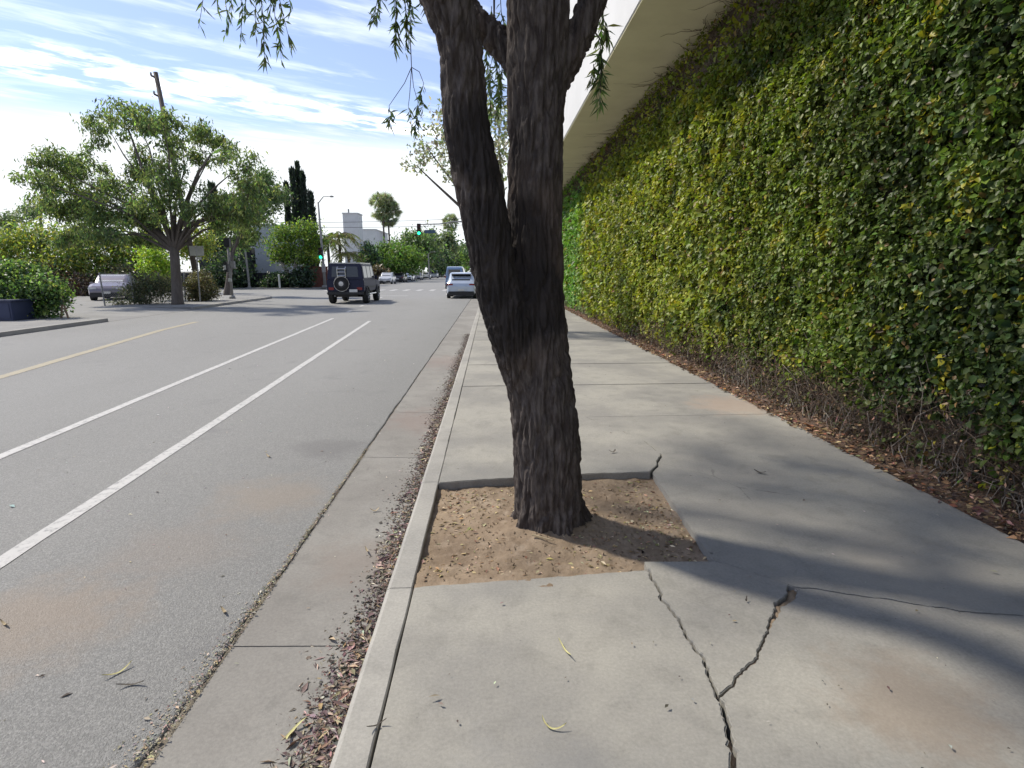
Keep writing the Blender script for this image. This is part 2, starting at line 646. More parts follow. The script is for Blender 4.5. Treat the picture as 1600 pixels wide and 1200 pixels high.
pm('lamp_clear', (0.6, 0.62, 0.64), (0.5, 0.52, 0.55), 8, 0.2)
pm('asphalt_mark', (0.46, 0.455, 0.445), (0.36, 0.36, 0.355), 20, 0.8)
pm('twig', (0.16, 0.115, 0.085), (0.09, 0.065, 0.05), 8, 0.9)
pm('twig_grey', (0.24, 0.21, 0.18), (0.13, 0.11, 0.095), 8, 0.9)


def carpaint(name, c, rough=0.28, dusty=0.18, coat=0.3):
    t = NT(name)
    dust = t.rng(t.noise(2.5, 5, 0.6), 0.4, 0.75)
    t.set(t.mix(t.math('MULTIPLY', dust, dusty), c, (0.25, 0.23, 0.21)), rough, 0.25, 0.5)
    t.b.inputs['Coat Weight'].default_value = coat
    t.b.inputs['Coat Roughness'].default_value = 0.08
    M[name] = t.mat


carpaint('paint_navy', (0.005, 0.008, 0.034), 0.5, 0.0, 0.0)
carpaint('paint_silverblue', (0.46, 0.52, 0.62))
carpaint('paint_silver', (0.45, 0.46, 0.48))
carpaint('paint_whitecar', (0.68, 0.68, 0.69))
carpaint('paint_grey', (0.12, 0.12, 0.14))
carpaint('paint_dark', (0.02, 0.02, 0.024))
carpaint('paint_mauve', (0.20, 0.18, 0.22))
carpaint('paint_blue', (0.10, 0.17, 0.30))
t_ = NT('glass_dark')
t_.set(t_.mix(t_.noise(2, 3), (0.012, 0.014, 0.018), (0.02, 0.023, 0.028)), 0.06, 0, 0.6)
M['glass_dark'] = t_.mat
pm('glass_skyglare', (0.55, 0.56, 0.58), (0.45, 0.46, 0.49), 2, 0.08)  # sky reflection painted into the glass colour
t_ = NT('signal_green')
t_.set(t_.mix(t_.noise(30, 2), (0.0, 0.35, 0.2), (0.0, 0.4, 0.24)), 0.4)
t_.put(t_.b, 'Emission Color', (0.03, 1.0, 0.42, 1))
t_.b.inputs['Emission Strength'].default_value = 1.0
M['signal_green'] = t_.mat
pm('signal_off_red', (0.05, 0.008, 0.008), (0.04, 0.006, 0.006), 20, 0.4)
pm('signal_off_amber', (0.06, 0.035, 0.006), (0.05, 0.03, 0.005), 20, 0.4)

# ------------------------------------------------------------------ ground, road, gutter, kerb
Z_ROAD = -0.12
KX0, KX1 = -0.55, -0.4125      # kerb
WX0, WX1 = -0.406, 3.18       # sidewalk
GX = -1.22                    # gutter edge
YC0, YC1 = 43.0, 55.0         # cross street
SIDE_END = 41.5


def structure(o, label=None):
    o['kind'] = 'structure'
    if label:
        o['label'] = label
    return o


g = MB()
g.add([(-4000, -3000, -0.32), (4000, -3000, -0.32), (4000, 6000, -0.32), (-4000, 6000, -0.32)], [(0, 1, 2, 3)])
structure(g.build('ground', 'ground'), 'flat earth reaching to the horizon behind street')


def left_kerb_x(y):
    return -12.75 - 0.045 * (y - 8) if y < 43 else -15.6


def jag(y, amp, seed):
    a = np.array([[y * 2.1, seed, 0.3], [y * 9.0, seed, 4.4], [y * 27.0, seed, 8.1]])
    n = pn(a)
    return amp * (n[0] + 0.5 * n[1] + 0.35 * n[2])


# asphalt: a strip mesh with a ragged right edge along the gutter
ys = list(np.arange(-6, 16, 0.04)) + list(np.arange(16, SIDE_END, 0.4)) + [SIDE_END]
V, F = [], []
for i, y in enumerate(ys):
    near = max(0.0, min(1.0, (3.3 - y) / 2.0))
    e = GX - 0.012 + jag(y, 0.014, 1.7) - near * 0.05 * (0.6 + 0.4 * math.sin(y * 5))
    V += [(left_kerb_x(y) + 0.02 if y < 35.9 else -22.0, y, Z_ROAD), (-3.0, y, Z_ROAD), (e - 0.02, y, Z_ROAD), (e, y, Z_ROAD - 0.006), (e + 0.004, y, Z_ROAD - 0.06)]
    if i:
        a, b = (i - 1) * 5, i * 5
        F += [(a + k, a + k + 1, b + k + 1, b + k) for k in range(4)]
road_me = np_mesh('road', V, F)
road = structure(obj('road', road_me, 'asphalt'), 'grey asphalt street running away between two kerbs')
x = MB()
x.add([(-120, SIDE_END, Z_ROAD), (120, SIDE_END, Z_ROAD), (120, YC1 + 1.5, Z_ROAD), (-120, YC1 + 1.5, Z_ROAD)], [(0, 1, 2, 3)])
x.build('crossing_street', 'asphalt', road)
x = MB()
x.add([(-15.6, YC1 + 1.5, Z_ROAD), (-0.55, YC1 + 1.5, Z_ROAD), (-0.55, 900, Z_ROAD), (-15.6, 900, Z_ROAD)], [(0, 1, 2, 3)])
x.build('far_roadway', 'asphalt', road)


def strip(name, pts, w, z, mat, parent):
    """painted line through pts on the road"""
    V, F = [], []
    P = [Vector((a, b, 0)) for a, b in pts]
    Q = []
    for i in range(len(P) - 1):
        n = max(1, int((P[i + 1] - P[i]).length / 0.25))
        for k in range(n):
            Q.append(P[i].lerp(P[i + 1], k / n))
    Q.append(P[-1])
    for i, p in enumerate(Q):
        d = (Q[min(i + 1, len(Q) - 1)] - Q[max(i - 1, 0)]).normalized()
        s = Vector((d.y, -d.x, 0)) * w / 2
        j = jag(p.y * 3 + p.x, 0.006, 5.5)
        V += [(p.x - s.x + j, p.y - s.y, z), (p.x + s.x + j, p.y + s.y, z)]
        if i:
            F.append((2 * i - 2, 2 * i - 1, 2 * i + 1, 2 * i))
    me = np_mesh(name, V, F)
    return obj(name, me, mat, parent)


zl = Z_ROAD + 0.004
strip('lane_line', [(-2.50, -3), (-2.96, 3.23), (-3.06, 4.6), (-3.31, 7.86), (-4.26, 20.1)], 0.115, zl, 'paint_white', road)
strip('lane_line', [(-4.02, -3), (-4.64, 5.26), (-4.89, 8.5), (-5.87, 21.3)], 0.115, zl, 'paint_white', road)
for ya in (24.5, 28.6, 33.0, 38.0):
    xa = -5.87 - 0.085 * (ya - 21.3)
    strip('lane_dash', [(xa, ya), (xa - 0.08, ya + 1.0)], 0.15, zl, 'paint_white', road)
for k in (0,):
    strip('centre_line', [(-7.6 - k * 0.24, 6.5), (-8.12 - k * 0.24, 9.5), (-8.7 - k * 0.24, 12.1), (-9.8 - k * 0.24, 17.1), (-10.2 - k * 0.2, 20)], 0.20, zl, 'paint_yellow', road)
for k in range(12):
    xa = -15.0 + k * 1.2
    strip('crosswalk_bar', [(xa, 52.0), (xa, 55.2)], 0.45, zl, 'paint_white', road)
strip('stop_line', [(-9.5, 41.2), (-5.9, 41.0)], 0.3, zl, 'paint_white', road)

# gutter slabs
gut = empty('gutter', (0, 0, 0))
structure(gut, 'pale concrete gutter between asphalt and kerb')
yy = -3.0
edges = [-3.0, -0.4, 2.4, 5.15, 6.9, 9.9, 12.9, 16, 19, 22, 25, 28, 31, 34, 37, 40, SIDE_END]
for a, b in zip(edges[:-1], edges[1:]):
    m = MB()
    x0, x1 = GX, KX0 + 0.002
    a2, b2 = a + 0.004, b - 0.004
    m.add([(x0, a2, -0.128), (x1, a2, -0.143), (x1, b2, -0.143), (x0, b2, -0.128),
           (x0, a2, -0.25), (x1, a2, -0.25), (x1, b2, -0.25), (x0, b2, -0.25)],
          [(0, 1, 2, 3), (0, 4, 5, 1), (1, 5, 6, 2), (2, 6, 7, 3), (3, 7, 4, 0)])
    m.build('gutter_slab', 'concrete_gutter', gut)
# kerb pieces
kerb = empty('kerb', (0, 0, 0))
structure(kerb, 'pale concrete kerb along the tree side pavement')


def kerb_piece(y0, y1, parent, x0=KX0, x1=KX1, flip=False, mat='concrete_kerb', zt=0.0):
    prof = [(x0 - 0.02, -0.26), (x0 - 0.012, -0.10), (x0, -0.028), (x0 + 0.008, -0.010), (x0 + 0.024, 0.0), (x1 - 0.006, 0.0), (x1, -0.006), (x1, -0.26)]
    if flip:
        prof = [(x1 + x0 - a, b) for a, b in prof]
    ny = max(2, int((y1 - y0) / 0.12)) if y1 < 12 else 4
    V, F = [], []
    k = len(prof)
    for i in range(ny + 1):
        y = y0 + (y1 - y0) * i / ny
        j = jag(y * 1.3, 0.0035, 2.2) if y1 < 12 else 0
        for q, (px_, pz) in enumerate(prof):
            V.append((px_ + (j if 1 <= q <= 4 else 0) + (jag(y * 1.7, 0.004, 6.6) if q >= 5 and y1 < 12 else 0), y, pz + zt))
        if i:
            a, b = (i - 1) * k, i * k
            F += [(a + q, a + q + 1, b + q + 1, b + q) for q in range(k - 1)]
    me = bpy.data.meshes.new('kerb_piece')
    me.from_pydata(V, [], F + [tuple(range(k)), tuple(ny * k + q for q in reversed(range(k)))])
    bm = bmesh.new()
    bm.from_mesh(me)
    bmesh.ops.recalc_face_normals(bm, faces=bm.faces)
    bm.to_mesh(me)
    bm.free()
    return obj('kerb_piece', me, mat, parent)


ke = [-3.0, -0.35, 2.66, 4.15, 7.2, 10.2, 13.2, 16.2, 19.2, 22.2, 25.2, 28.2, 31.2, 34.2, 37.2, 39.5, SIDE_END]
for a, b in zip(ke[:-1], ke[1:]):
    kerb_piece(a + 0.003, b - 0.003, kerb)

# ------------------------------------------------------------------ pavement slabs with their cracks
bed = MB()
bed.add([(KX0 + 0.03, -3, -0.085), (3.9, -3, -0.085), (3.9, SIDE_END, -0.085), (KX0 + 0.03, SIDE_END, -0.085)], [(0, 1, 2, 3)])
structure(bed.build('pavement_bed', 'earth_dark'), 'dark earth showing in the pavement cracks')
walk = empty('pavement', (0, 0, 0))
structure(walk, 'pale concrete pavement slabs beside the ivy wall')


def rough_line(pts, amp, seed, step=0.03):
    out = []
    P = [Vector((a, b)) for a, b in pts]
    for i in range(len(P) - 1):
        d = P[i + 1] - P[i]
        n = max(1, int(d.length / step))
        s = Vector((d.y, -d.x)).normalized()
        for k in range(n):
            p = P[i].lerp(P[i + 1], k / n)
            q = np.array([[p.x * 7 + seed, p.y * 7, seed], [p.x * 23, p.y * 23 + seed, seed * 2], [p.x * 71, p.y * 71, seed * 3]])
            nn = pn(q)
            w = 0 if (i == 0 and k == 0) else 1
            p = p + s * amp * w * (nn[0] * 1.5 + nn[1] * 0.7 + nn[2] * 0.45)
            out.append((p.x, p.y))
    out.append((P[-1].x, P[-1].y))
    return out


def off(pts, dx, dy=0.0, taper=None):
    n = len(pts)
    return [(a + dx * (taper(i / (n - 1)) if taper else 1), b + dy * (taper(i / (n - 1)) if taper else 1)) for i, (a, b) in enumerate(pts)]


def slab(poly, z=0.0, tilt=(0, 0), mat='concrete_walk', thick=0.11, bev=0.006, parent=walk):
    bm = bmesh.new()
    cx = sum(p[0] for p in poly) / len(poly)
    cy = sum(p[1] for p in poly) / len(poly)
    vs_ = [bm.verts.new((a, b, z + tilt[0] * (a - cx) + tilt[1] * (b - cy))) for a, b in poly]
    f = bm.faces.new(vs_)
    bm.normal_update()
    if f.normal.z < 0:
        f.normal_flip()
    top_edges = list(f.edges)
    r = bmesh.ops.extrude_face_region(bm, geom=[f])
    nv = [v for v in r['geom'] if isinstance(v, bmesh.types.BMVert)]
    # the extruded copy becomes the top; drop the original to the bottom
    for v in vs_:
        v.co.z -= thick
    tf = [q for q in r['geom'] if isinstance(q, bmesh.types.BMFace)]
    te = list({e for q in tf for e in q.edges})
    if bev:
        bmesh.ops.bevel(bm, geom=te, offset=bev, segments=2, affect='EDGES', clamp_overlap=True)
    bmesh.ops.recalc_face_normals(bm, faces=bm.faces)
    me = bpy.data.meshes.new('slab')
    bm.to_mesh(me)
    bm.free()
    return obj('slab', me, mat, parent)


c1 = rough_line([(0.845, 2.80), (0.85, 2.58), (0.862, 2.36), (0.872, 2.13), (0.892, 2.01), (0.858, 1.85), (0.855, 1.75), (0.80, 1.62), (0.76, 1.50), (0.66, 1.1), (0.58, 0.5), (0.55, -0.4)], 0.014, 3.1, 0.012)
c2 = rough_line([(0.880, 1.86), (0.96, 1.93), (1.07, 2.04), (1.25, 2.24), (1.40, 2.42), (1.55, 2.585)], 0.014, 7.7, 0.012)
c23 = rough_line([(1.245, 2.86), (1.36, 2.78), (1.47, 2.68), (1.555, 2.59)], 0.008, 1.3)
c3 = rough_line([(1.555, 2.59), (1.67, 2.56), (1.95, 2.47), (2.24, 2.35), (2.51, 2.30), (3.18, 2.12)], 0.010, 5.9)
c4 = rough_line([(1.285, 4.27), (1.40, 4.48), (1.50, 4.71), (1.46, 5.13), (1.30, 5.55), (1.05, 6.08)], 0.012, 9.4)

# front left slab (left of crack one)
i1 = [p for p in c1]
wellfront = rough_line([(0.83, 2.79), (0.3, 2.735), (-0.405, 2.665)], 0.004, 2.5, 0.05)
slab([(WX0, -0.4)] + [(a - 0.006 - 0.010 * max(0, 1.9 - b), b) for a, b in reversed(i1) if b < 2.78] + wellfront, 0.0, (0.0, 0.0))
# wedge between the cracks
c1top = [p for p in c1 if p[1] > 1.86]
wedge = [(0.852, 2.872)] + [(1.235, 2.858)] + [(a - 0.001, b - 0.001) for a, b in c23] + [(a - 0.003 - 0.014 * max(0, b - 2.25) / .3, b + 0.003 + 0.012 * max(0, b - 2.25) / .3) for a, b in reversed(c2[1:])] + [(a + 0.006, b) for a, b in reversed(c1top)]
slab(wedge, 0.004, (0.004, 0.003))
# right slab below crack three
c1bot = [p for p in c1 if p[1] <= 1.86]
low = [(a + 0.008 + 0.014 * max(0, 1.9 - b), b) for a, b in reversed(c1bot)] + [(a + 0.003 + 0.014 * max(0, b - 2.25) / .3, b - 0.003 - 0.012 * max(0, b - 2.25) / .3) for a, b in c2] + [(a, b - 0.0035) for a, b in c3] + [(WX1 - 0.0, -0.4)]
slab(low, 0.002, (0.0, 0.0))
# slab right of the tree pit, above crack three
wellright = rough_line([(1.30, 4.25), (1.275, 3.6), (1.25, 2.87)], 0.004, 4.2, 0.06)
c4r = [(a + 0.004, b) for a, b in c4]
right = [(a + 0.002, b + 0.0025) for a, b in c23[1:]] + [(a, b + 0.0035) for a, b in c3[1:]] + [(WX1 + 0.05, 6.14), (1.05, 6.085)] + list(reversed(c4r[1:-1])) + wellright
slab(right, 0.0)
# slab behind the pit
wellback = rough_line([(WX0, 4.10), (0.3, 4.20), (0.75, 4.25), (1.275, 4.27)], 0.006, 8.8, 0.05)
slab(wellback + [(a - 0.004, b) for a, b in c4[1:]] + [(WX0, 6.04)], 0.012, (0.0, -0.004))
js = [6.09, 7.9, 9.75, 11.6, 13.4, 15.2, 17.0, 18.8, 20.6, 22.4, 24.2, 26.0, 27.8, 29.6, 31.4, 33.2, 35.0, 36.8, 38.6, SIDE_END]
for i, (a, b) in enumerate(zip(js[:-1], js[1:])):
    s0 = 0.055
    slab([(WX0, a - 0.045 + 0.005), (WX1 + 0.05, a + s0 + 0.005), (WX1 + 0.05, b + s0 - 0.005), (WX0, b - 0.045 - 0.005)], 0.0 + 0.003 * ((i * 7) % 3 - 1), (0, 0), bev=0.006)
slab([(WX0, -3), (WX1, -3), (WX1, -0.41), (WX0, -0.41)], 0)

# small dirt plugs in the cracks
def dirt_plug(line, w, z, mat, name, parent=walk):
    V, F = [], []
    for i, (a, b) in enumerate(line):
        h = z + 0.012 * pn(np.array([[a * 30, b * 30, 2.2]]))[0]
        V += [(a - w, b + w * .6, h - 0.01), (a, b, h + 0.006), (a + w, b - w * .6, h - 0.01)]
        if i:
            k = 3 * i
            F += [(k - 3, k - 2, k + 1, k), (k - 2, k - 1, k + 2, k + 1)]
    return obj(name, np_mesh(name, V, F, True), mat, parent)


dirt_plug(c2, 0.022, -0.016, 'soil', 'crack_dirt')
dirt_plug([p for p in c1 if p[1] < 1.7], 0.03, -0.04, 'soil', 'crack_dirt')

# ------------------------------------------------------------------ soil of the tree pit
TX, TY = 0.375, 3.47
n = 110
gx = np.linspace(-0.44, 1.34, n)
gy = np.linspace(2.60, 4.34, n)
X, Yg = np.meshgrid(gx, gy)
P = np.stack([X.ravel(), Yg.ravel(), np.zeros(n * n)], 1)
h = -0.045 + 0.020 * fbm(P * 2.2, 3) + 0.010 * fbm(P * 9, 3) + 0.006 * fbm(P * 32, 2)
d = np.hypot(P[:, 0] - TX, P[:, 1] - TY)
h += 0.05 * np.exp(-np.maximum(d - 0.2, 0) / 0.16)
h += 0.03 * np.clip((3.1 - P[:, 1]) / 0.4, 0, 1) * np.clip((0.75 - P[:, 0]) / 0.2, 0, 1)
P[:, 2] = np.minimum(h, 0.03)
idx = np.arange(n * n).reshape(n, n)
F = np.stack([idx[:-1, :-1].ravel(), idx[:-1, 1:].ravel(), idx[1:, 1:].ravel(), idx[1:, :-1].ravel()], 1)
pit = structure(obj('soil_pit', np_mesh('soil_pit', P, F, True), 'soil'), 'bare brown soil in the square cut round the tree')


def pit_z(x_, y_):
    i = np.clip(((y_ - 2.60) / (4.34 - 2.60) * (n - 1)).round().astype(int), 0, n - 1)
    j = np.clip(((x_ + 0.44) / 1.78 * (n - 1)).round().astype(int), 0, n - 1)
    return P[:, 2].reshape(n, n)[i, j]


PIT = P.copy()
# planting strip by the ivy
m = 14
yys = np.concatenate([np.arange(-2, 10, 0.06), np.arange(10, SIDE_END, 0.5)])
xs = np.linspace(3.12, 3.8, m)
X, Yg = np.meshgrid(xs, yys)
Q = np.stack([X.ravel(), Yg.ravel(), np.zeros(X.size)], 1)
Q[:, 2] = -0.03 + 0.07 * np.clip((Q[:, 0] - 3.16) / 0.3, 0, 1) + 0.03 * fbm(Q * 4, 3) + 0.012 * fbm(Q * 20, 2)
idx = np.arange(X.size).reshape(X.shape)
F = np.stack([idx[:-1, :-1].ravel(), idx[:-1, 1:].ravel(), idx[1:, 1:].ravel(), idx[1:, :-1].ravel()], 1)
structure(obj('planting_strip', np_mesh('planting_strip', Q, F, True), 'mulch'), 'narrow brown planting strip at the foot of the ivy')


# ------------------------------------------------------------------ placing helper: a point of the photo at a known distance
_th, _ph = PITCH, YAW
_Fw = np.array([math.sin(_ph) * math.cos(_th), math.cos(_ph) * math.cos(_th), -math.sin(_th)])
_Rt = np.array([math.cos(_ph), -math.sin(_ph), 0])
_Up = np.array([math.sin(_ph) * math.sin(_th), math.cos(_ph) * math.sin(_th), math.cos(_th)])


def at(u, v, Y):
    d_ = _Rt * (u - 800) / 880 - _Up * (v - 600) / 880 + _Fw
    return np.array([0, 0, 1.6]) + d_ * (Y / d_[1])


# ------------------------------------------------------------------ the building with its overhang
SOF = 5.5
bld = empty('building', (3.7, 20, 0))
tag(bld, 'long pale building overhanging the pavement above the ivy wall', 'building')


def child(mb, name, mat, parent, **kw):
    """mesh given in world coordinates, parented to an unrotated empty"""
    o = mb.build(name, mat, parent, **kw)
    o.location = -Vector(parent.location)
    return o


child(MB().box(3.7, 3.95, -4, SIDE_END - 1.5, -0.2, SOF), 'wall', 'stucco_brown', bld)
child(MB().box(2.26, 9.0, -4, SIDE_END - 1.5, SOF + 0.004, SOF + 0.2), 'soffit', 'stucco_cream', bld)
child(MB().box(2.24, 2.44, -4, SIDE_END - 1.49, SOF + 0.03, SOF + 3.6), 'fascia', 'stucco_fascia', bld, bevel=0.01)
child(MB().box(2.36, 9.0, -4, SIDE_END - 1.6, SOF + 3.4, SOF + 3.55), 'roof', 'stucco_grey', bld)
child(MB().box(2.22, 2.5, -4.01, SIDE_END - 1.47, SOF + 3.6, SOF + 3.68), 'coping', 'galv', bld)
child(MB().box(2.44, 9.0, SIDE_END - 1.7, SIDE_END - 1.5, -0.2, SOF + 3.4), 'end_wall', 'stucco_white', bld)

# ------------------------------------------------------------------ ivy on the wall
ivy = empty('ivy_wall_planting', (3.6, 20, 0))
tag(ivy, 'tall dense green and yellow ivy covering the building wall', 'ivy')


def ivy_face(y, z):
    """outer surface x of the ivy"""
    q = np.stack([y * 0.9, z * 0.9, np.full_like(y, 3.3)], 1)
    q2 = np.stack([y * 3.4, z * 3.4, np.full_like(y, 7.7)], 1)
    q3 = np.stack([y * 9.0, z * 9.0, np.full_like(y, 1.2)], 1)
    f = 3.41 + 0.09 * pn(q) + 0.07 * pn(q2) + 0.045 * pn(q3)
    f += 0.07 * np.clip((0.62 - z) / 0.5, 0, 1)
    return f


def ivy_cols(y, z, k):
    nn = len(y)
    q = np.stack([y * 0.55, z * 0.55, np.full(nn, 2.0)], 1)
    a = fbm(q, 3)
    q = np.stack([y * 2.3, z * 2.3, np.full(nn, 8.0)], 1)
    b = fbm(q, 3)
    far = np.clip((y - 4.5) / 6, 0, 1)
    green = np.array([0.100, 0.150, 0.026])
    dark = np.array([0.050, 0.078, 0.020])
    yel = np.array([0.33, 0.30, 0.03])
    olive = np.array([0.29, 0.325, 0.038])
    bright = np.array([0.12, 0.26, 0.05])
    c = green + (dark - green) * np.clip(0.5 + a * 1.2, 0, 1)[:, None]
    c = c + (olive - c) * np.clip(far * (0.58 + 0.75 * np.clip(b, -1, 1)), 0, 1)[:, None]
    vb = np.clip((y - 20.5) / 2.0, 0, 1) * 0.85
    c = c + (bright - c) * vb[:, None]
    yy_ = (b > 0.47) * (rng.random(nn) < 0.5) * (1 - vb) + (rng.random(nn) < 0.012 + 0.02 * far)
    c = c + (yel - c) * np.clip(yy_, 0, 1)[:, None] * 0.85
    br = (rng.random(nn) < 0.02) * 1.0
    c = c + (np.array([0.16, 0.10, 0.04]) - c) * br[:, None]
    c = c * (1 + 0.34 * rng.normal(size=(nn, 1))) * (1 + 0.08 * rng.normal(size=(nn, 3)))
    return np.clip(c, 0.008, 0.4)


def ivy_leaves(nn, y0, y1, L, W, depth=0.16, z0=0.05, z1=None):
    y = rng.uniform(y0, y1, nn)
    z = rng.uniform(z0, z1 or SOF - 0.05, nn)
    # thin at the bare foot and the bare top
    bare = 0.40 + 0.42 * pn(np.stack([y * 1.1, y * 0 + 1, y * 0 + 5], 1)) + 0.12 * pn(np.stack([y * 4, y * 0 + 1, y * 0], 1))
    bare = bare * np.clip((15 - y) / 9, 0.15, 1)
    keep = rng.random(nn) < np.clip((z - bare) / 0.25 + 0.12, 0.06, 1)
    topb = SOF - 0.75 + 0.25 * pn(np.stack([y * 0.8, y * 0 + 3, y * 0 + 9], 1))
    keep &= rng.random(nn) < np.clip((topb - z) / 0.35 + 0.15, 0.12, 1)
    hole = fbm(np.stack([y * 5.0, z * 5.0, y * 0 + 4.4], 1), 2)
    keep &= rng.random(nn) < np.clip(1.0 - (hole - 0.20) * 3.2, 0.12, 1)
    y, z = y[keep], z[keep]
    nn = len(y)
    x_ = ivy_face(y, z) + rng.random(nn) ** 1.3 * depth
    Pn = np.stack([x_, y, z], 1)
    Nn = unit(np.array([-1.0, -0.1, 0.55]) + 0.62 * rng.normal(size=(nn, 3)))
    D = unit(np.array([-0.35, 0, -0.75]) + 0.75 * rng.normal(size=(nn, 3)))
    s = np.minimum(rng.lognormal(-0.03, 0.30, nn), 1.6)
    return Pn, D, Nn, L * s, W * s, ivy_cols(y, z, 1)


parts = [ivy_leaves(26000, -1.5, 2.4, 0.085, 0.06), ]
o = leaves('leaf_mass', *parts[0], 'ivy_leaf', ivy, kind='stuff')
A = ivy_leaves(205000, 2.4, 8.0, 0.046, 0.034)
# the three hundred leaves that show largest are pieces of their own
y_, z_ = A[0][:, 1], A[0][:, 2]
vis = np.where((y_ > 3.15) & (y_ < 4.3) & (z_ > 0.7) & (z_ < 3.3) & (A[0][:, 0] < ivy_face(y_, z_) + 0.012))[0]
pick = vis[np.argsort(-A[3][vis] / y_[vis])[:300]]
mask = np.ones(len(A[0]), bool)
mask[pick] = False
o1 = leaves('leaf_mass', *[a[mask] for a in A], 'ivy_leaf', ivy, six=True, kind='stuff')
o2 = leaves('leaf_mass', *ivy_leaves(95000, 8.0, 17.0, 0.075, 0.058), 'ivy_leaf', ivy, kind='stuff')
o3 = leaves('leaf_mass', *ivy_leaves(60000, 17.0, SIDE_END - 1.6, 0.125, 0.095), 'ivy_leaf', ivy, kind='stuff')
for q in (o, o1, o2, o3):
    q.location = -Vector(ivy.location)
base_leaf = []
for k, c in enumerate([(0.03, 0.06, 0.024), (0.045, 0.085, 0.028), (0.06, 0.10, 0.035), (0.11, 0.13, 0.03), (0.024, 0.048, 0.022)]):
    Vv, Fv, cv = leaf_arrays(np.zeros((1, 3)), np.array([[0, 0, -1.0]]), np.array([[0, -1.0, 0]]), 1.0, 0.74, np.array([c]), True)
    me = np_mesh('leaf', Vv, Fv, attr=cv)
    me.materials.append(M['ivy_leaf'])
    base_leaf.append(me)
for i in pick:
    lf = bpy.data.objects.new('leaf', base_leaf[int(rng.integers(5))])
    COL.objects.link(lf)
    lf.parent = ivy
    D, Nn = Vector(A[1][i]).normalized(), Vector(A[2][i])
    Nn = (Nn - D * Nn.dot(D)).normalized()
    mx = Matrix((D.cross(Nn) * 1.0, -Nn, -D)).transposed()
    lf.rotation_euler = mx.to_euler()
    s = A[3][i]
    lf.scale = (s, s, s)
    lf.location = Vector(A[0][i]) - Vector(ivy.location)

# bare stems and dead twigs at the foot
V, F = [], []


def twigs(acc, starts, ends, r, nseg=4, wob=0.06):
    """many thin three-sided bent stems, vectorised"""
    nn = len(starts)
    ts = np.linspace(0, 1, nseg + 1)
    ph = rng.normal(size=(nn, nseg + 1, 3)) * wob
    ph[:, 0] = 0
    pts = starts[:, None] * (1 - ts)[None, :, None] + ends[:, None] * ts[None, :, None] + ph
    rr = np.asarray(r)
    rr = np.broadcast_to(rr, (nn,))[:, None, None]
    d_ = unit((ends - starts))
    a = unit(np.cross(d_, rng.normal(size=(nn, 3))))
    b = np.cross(d_, a)
    ring = []
    for k in range(3):
        t = 2 * math.pi * k / 3
        ring.append(pts + (a * math.cos(t) + b * math.sin(t))[:, None] * rr * (1 - 0.6 * ts)[None, :, None])
    W_ = np.stack(ring, 2).reshape(nn, -1, 3)
    K = (nseg + 1) * 3
    f = []
    for s in range(nseg):
        for k in range(3):
            k2 = (k + 1) % 3
            f.append((s * 3 + k, s * 3 + k2, s * 3 + 3 + k2, s * 3 + 3 + k))
    f = np.array(f)
    Fa = (f[None] + (np.arange(nn) * K)[:, None, None]).reshape(-1, 4)
    acc.append((W_.reshape(-1, 3), Fa))


def join(acc):
    V_, F_, nb = [], [], 0
    for v, f in acc:
        V_.append(v)
        F_.append(f + nb)
        nb += len(v)
    return np.concatenate(V_), np.concatenate(F_)


acc = []
for (nn, y0, y1, r, hh) in ((4200, 1.5, 6.5, 0.0024, 0.7), (2600, 6.5, 13, 0.004, 0.6), (700, 13, 26, 0.007, 0.4)):
    y = rng.uniform(y0, y1, nn)
    z = rng.uniform(-0.02, hh, nn) * rng.random(nn) ** 0.4
    s = np.stack([3.42 + 0.28 * rng.random(nn) + 0.10 * (z < 0.2), y, z], 1)
    L_ = rng.uniform(0.12, 0.42, nn)[:, None]
    e = s + unit(np.array([-0.45, 0.0, 0.35]) + 0.8 * rng.normal(size=(nn, 3))) * L_
    e[:, 0] = np.maximum(e[:, 0], 3.25 + 0.12 * rng.random(nn))
    e[:, 2] = np.maximum(e[:, 2], 0.0)
    twigs(acc, s, e, r * rng.uniform(0.5, 1.4, nn), 4, 0.035)
V, F = join(acc)
o = obj('dry_twigs', np_mesh('dry_twigs', V, F), 'twig', ivy, kind='stuff')
o.location = -Vector(ivy.location)
acc = []
for (nn, y0, y1) in ((380, 1.5, 8), (300, 8, 30)):
    y = rng.uniform(y0, y1, nn)
    s = np.stack([3.38 + 0.25 * rng.random(nn), y, np.full(nn, -0.02)], 1)
    e = s + np.stack([rng.normal(size=nn) * 0.06 + 0.05, rng.normal(size=nn) * 0.25, rng.uniform(0.3, 1.0, nn)], 1)
    twigs(acc, s, e, rng.uniform(0.003, 0.008, nn), 6, 0.045)
V, F = join(acc)
o = obj('stems', np_mesh('stems', V, F), 'twig_grey', ivy, kind='stuff')
o.location = -Vector(ivy.location)
nn = 9000
y = 1.5 + 20 * rng.random(nn) ** 1.6
z = rng.random(nn) ** 1.4 * (0.75 + 0.25 * pn(np.stack([y, y * 0, y * 0], 1)))
pk = np.stack([3.36 + 0.02 * rng.normal(size=nn) + 0.2 * rng.random(nn), y, z], 1)
o = leaves('dead_leaves', pk, unit(np.array([-0.3, 0, -0.6]) + 0.7 * rng.normal(size=(nn, 3))), rdir(nn), 0.04 * rng.lognormal(0, .3, nn), 0.018 * rng.lognormal(0, .3, nn), tints(nn, [(0.16, 0.10, 0.06), (0.24, 0.165, 0.10), (0.10, 0.065, 0.045), (0.11, 0.105, 0.05)]), 'litter', ivy, kind='stuff')
o.location = -Vector(ivy.location)
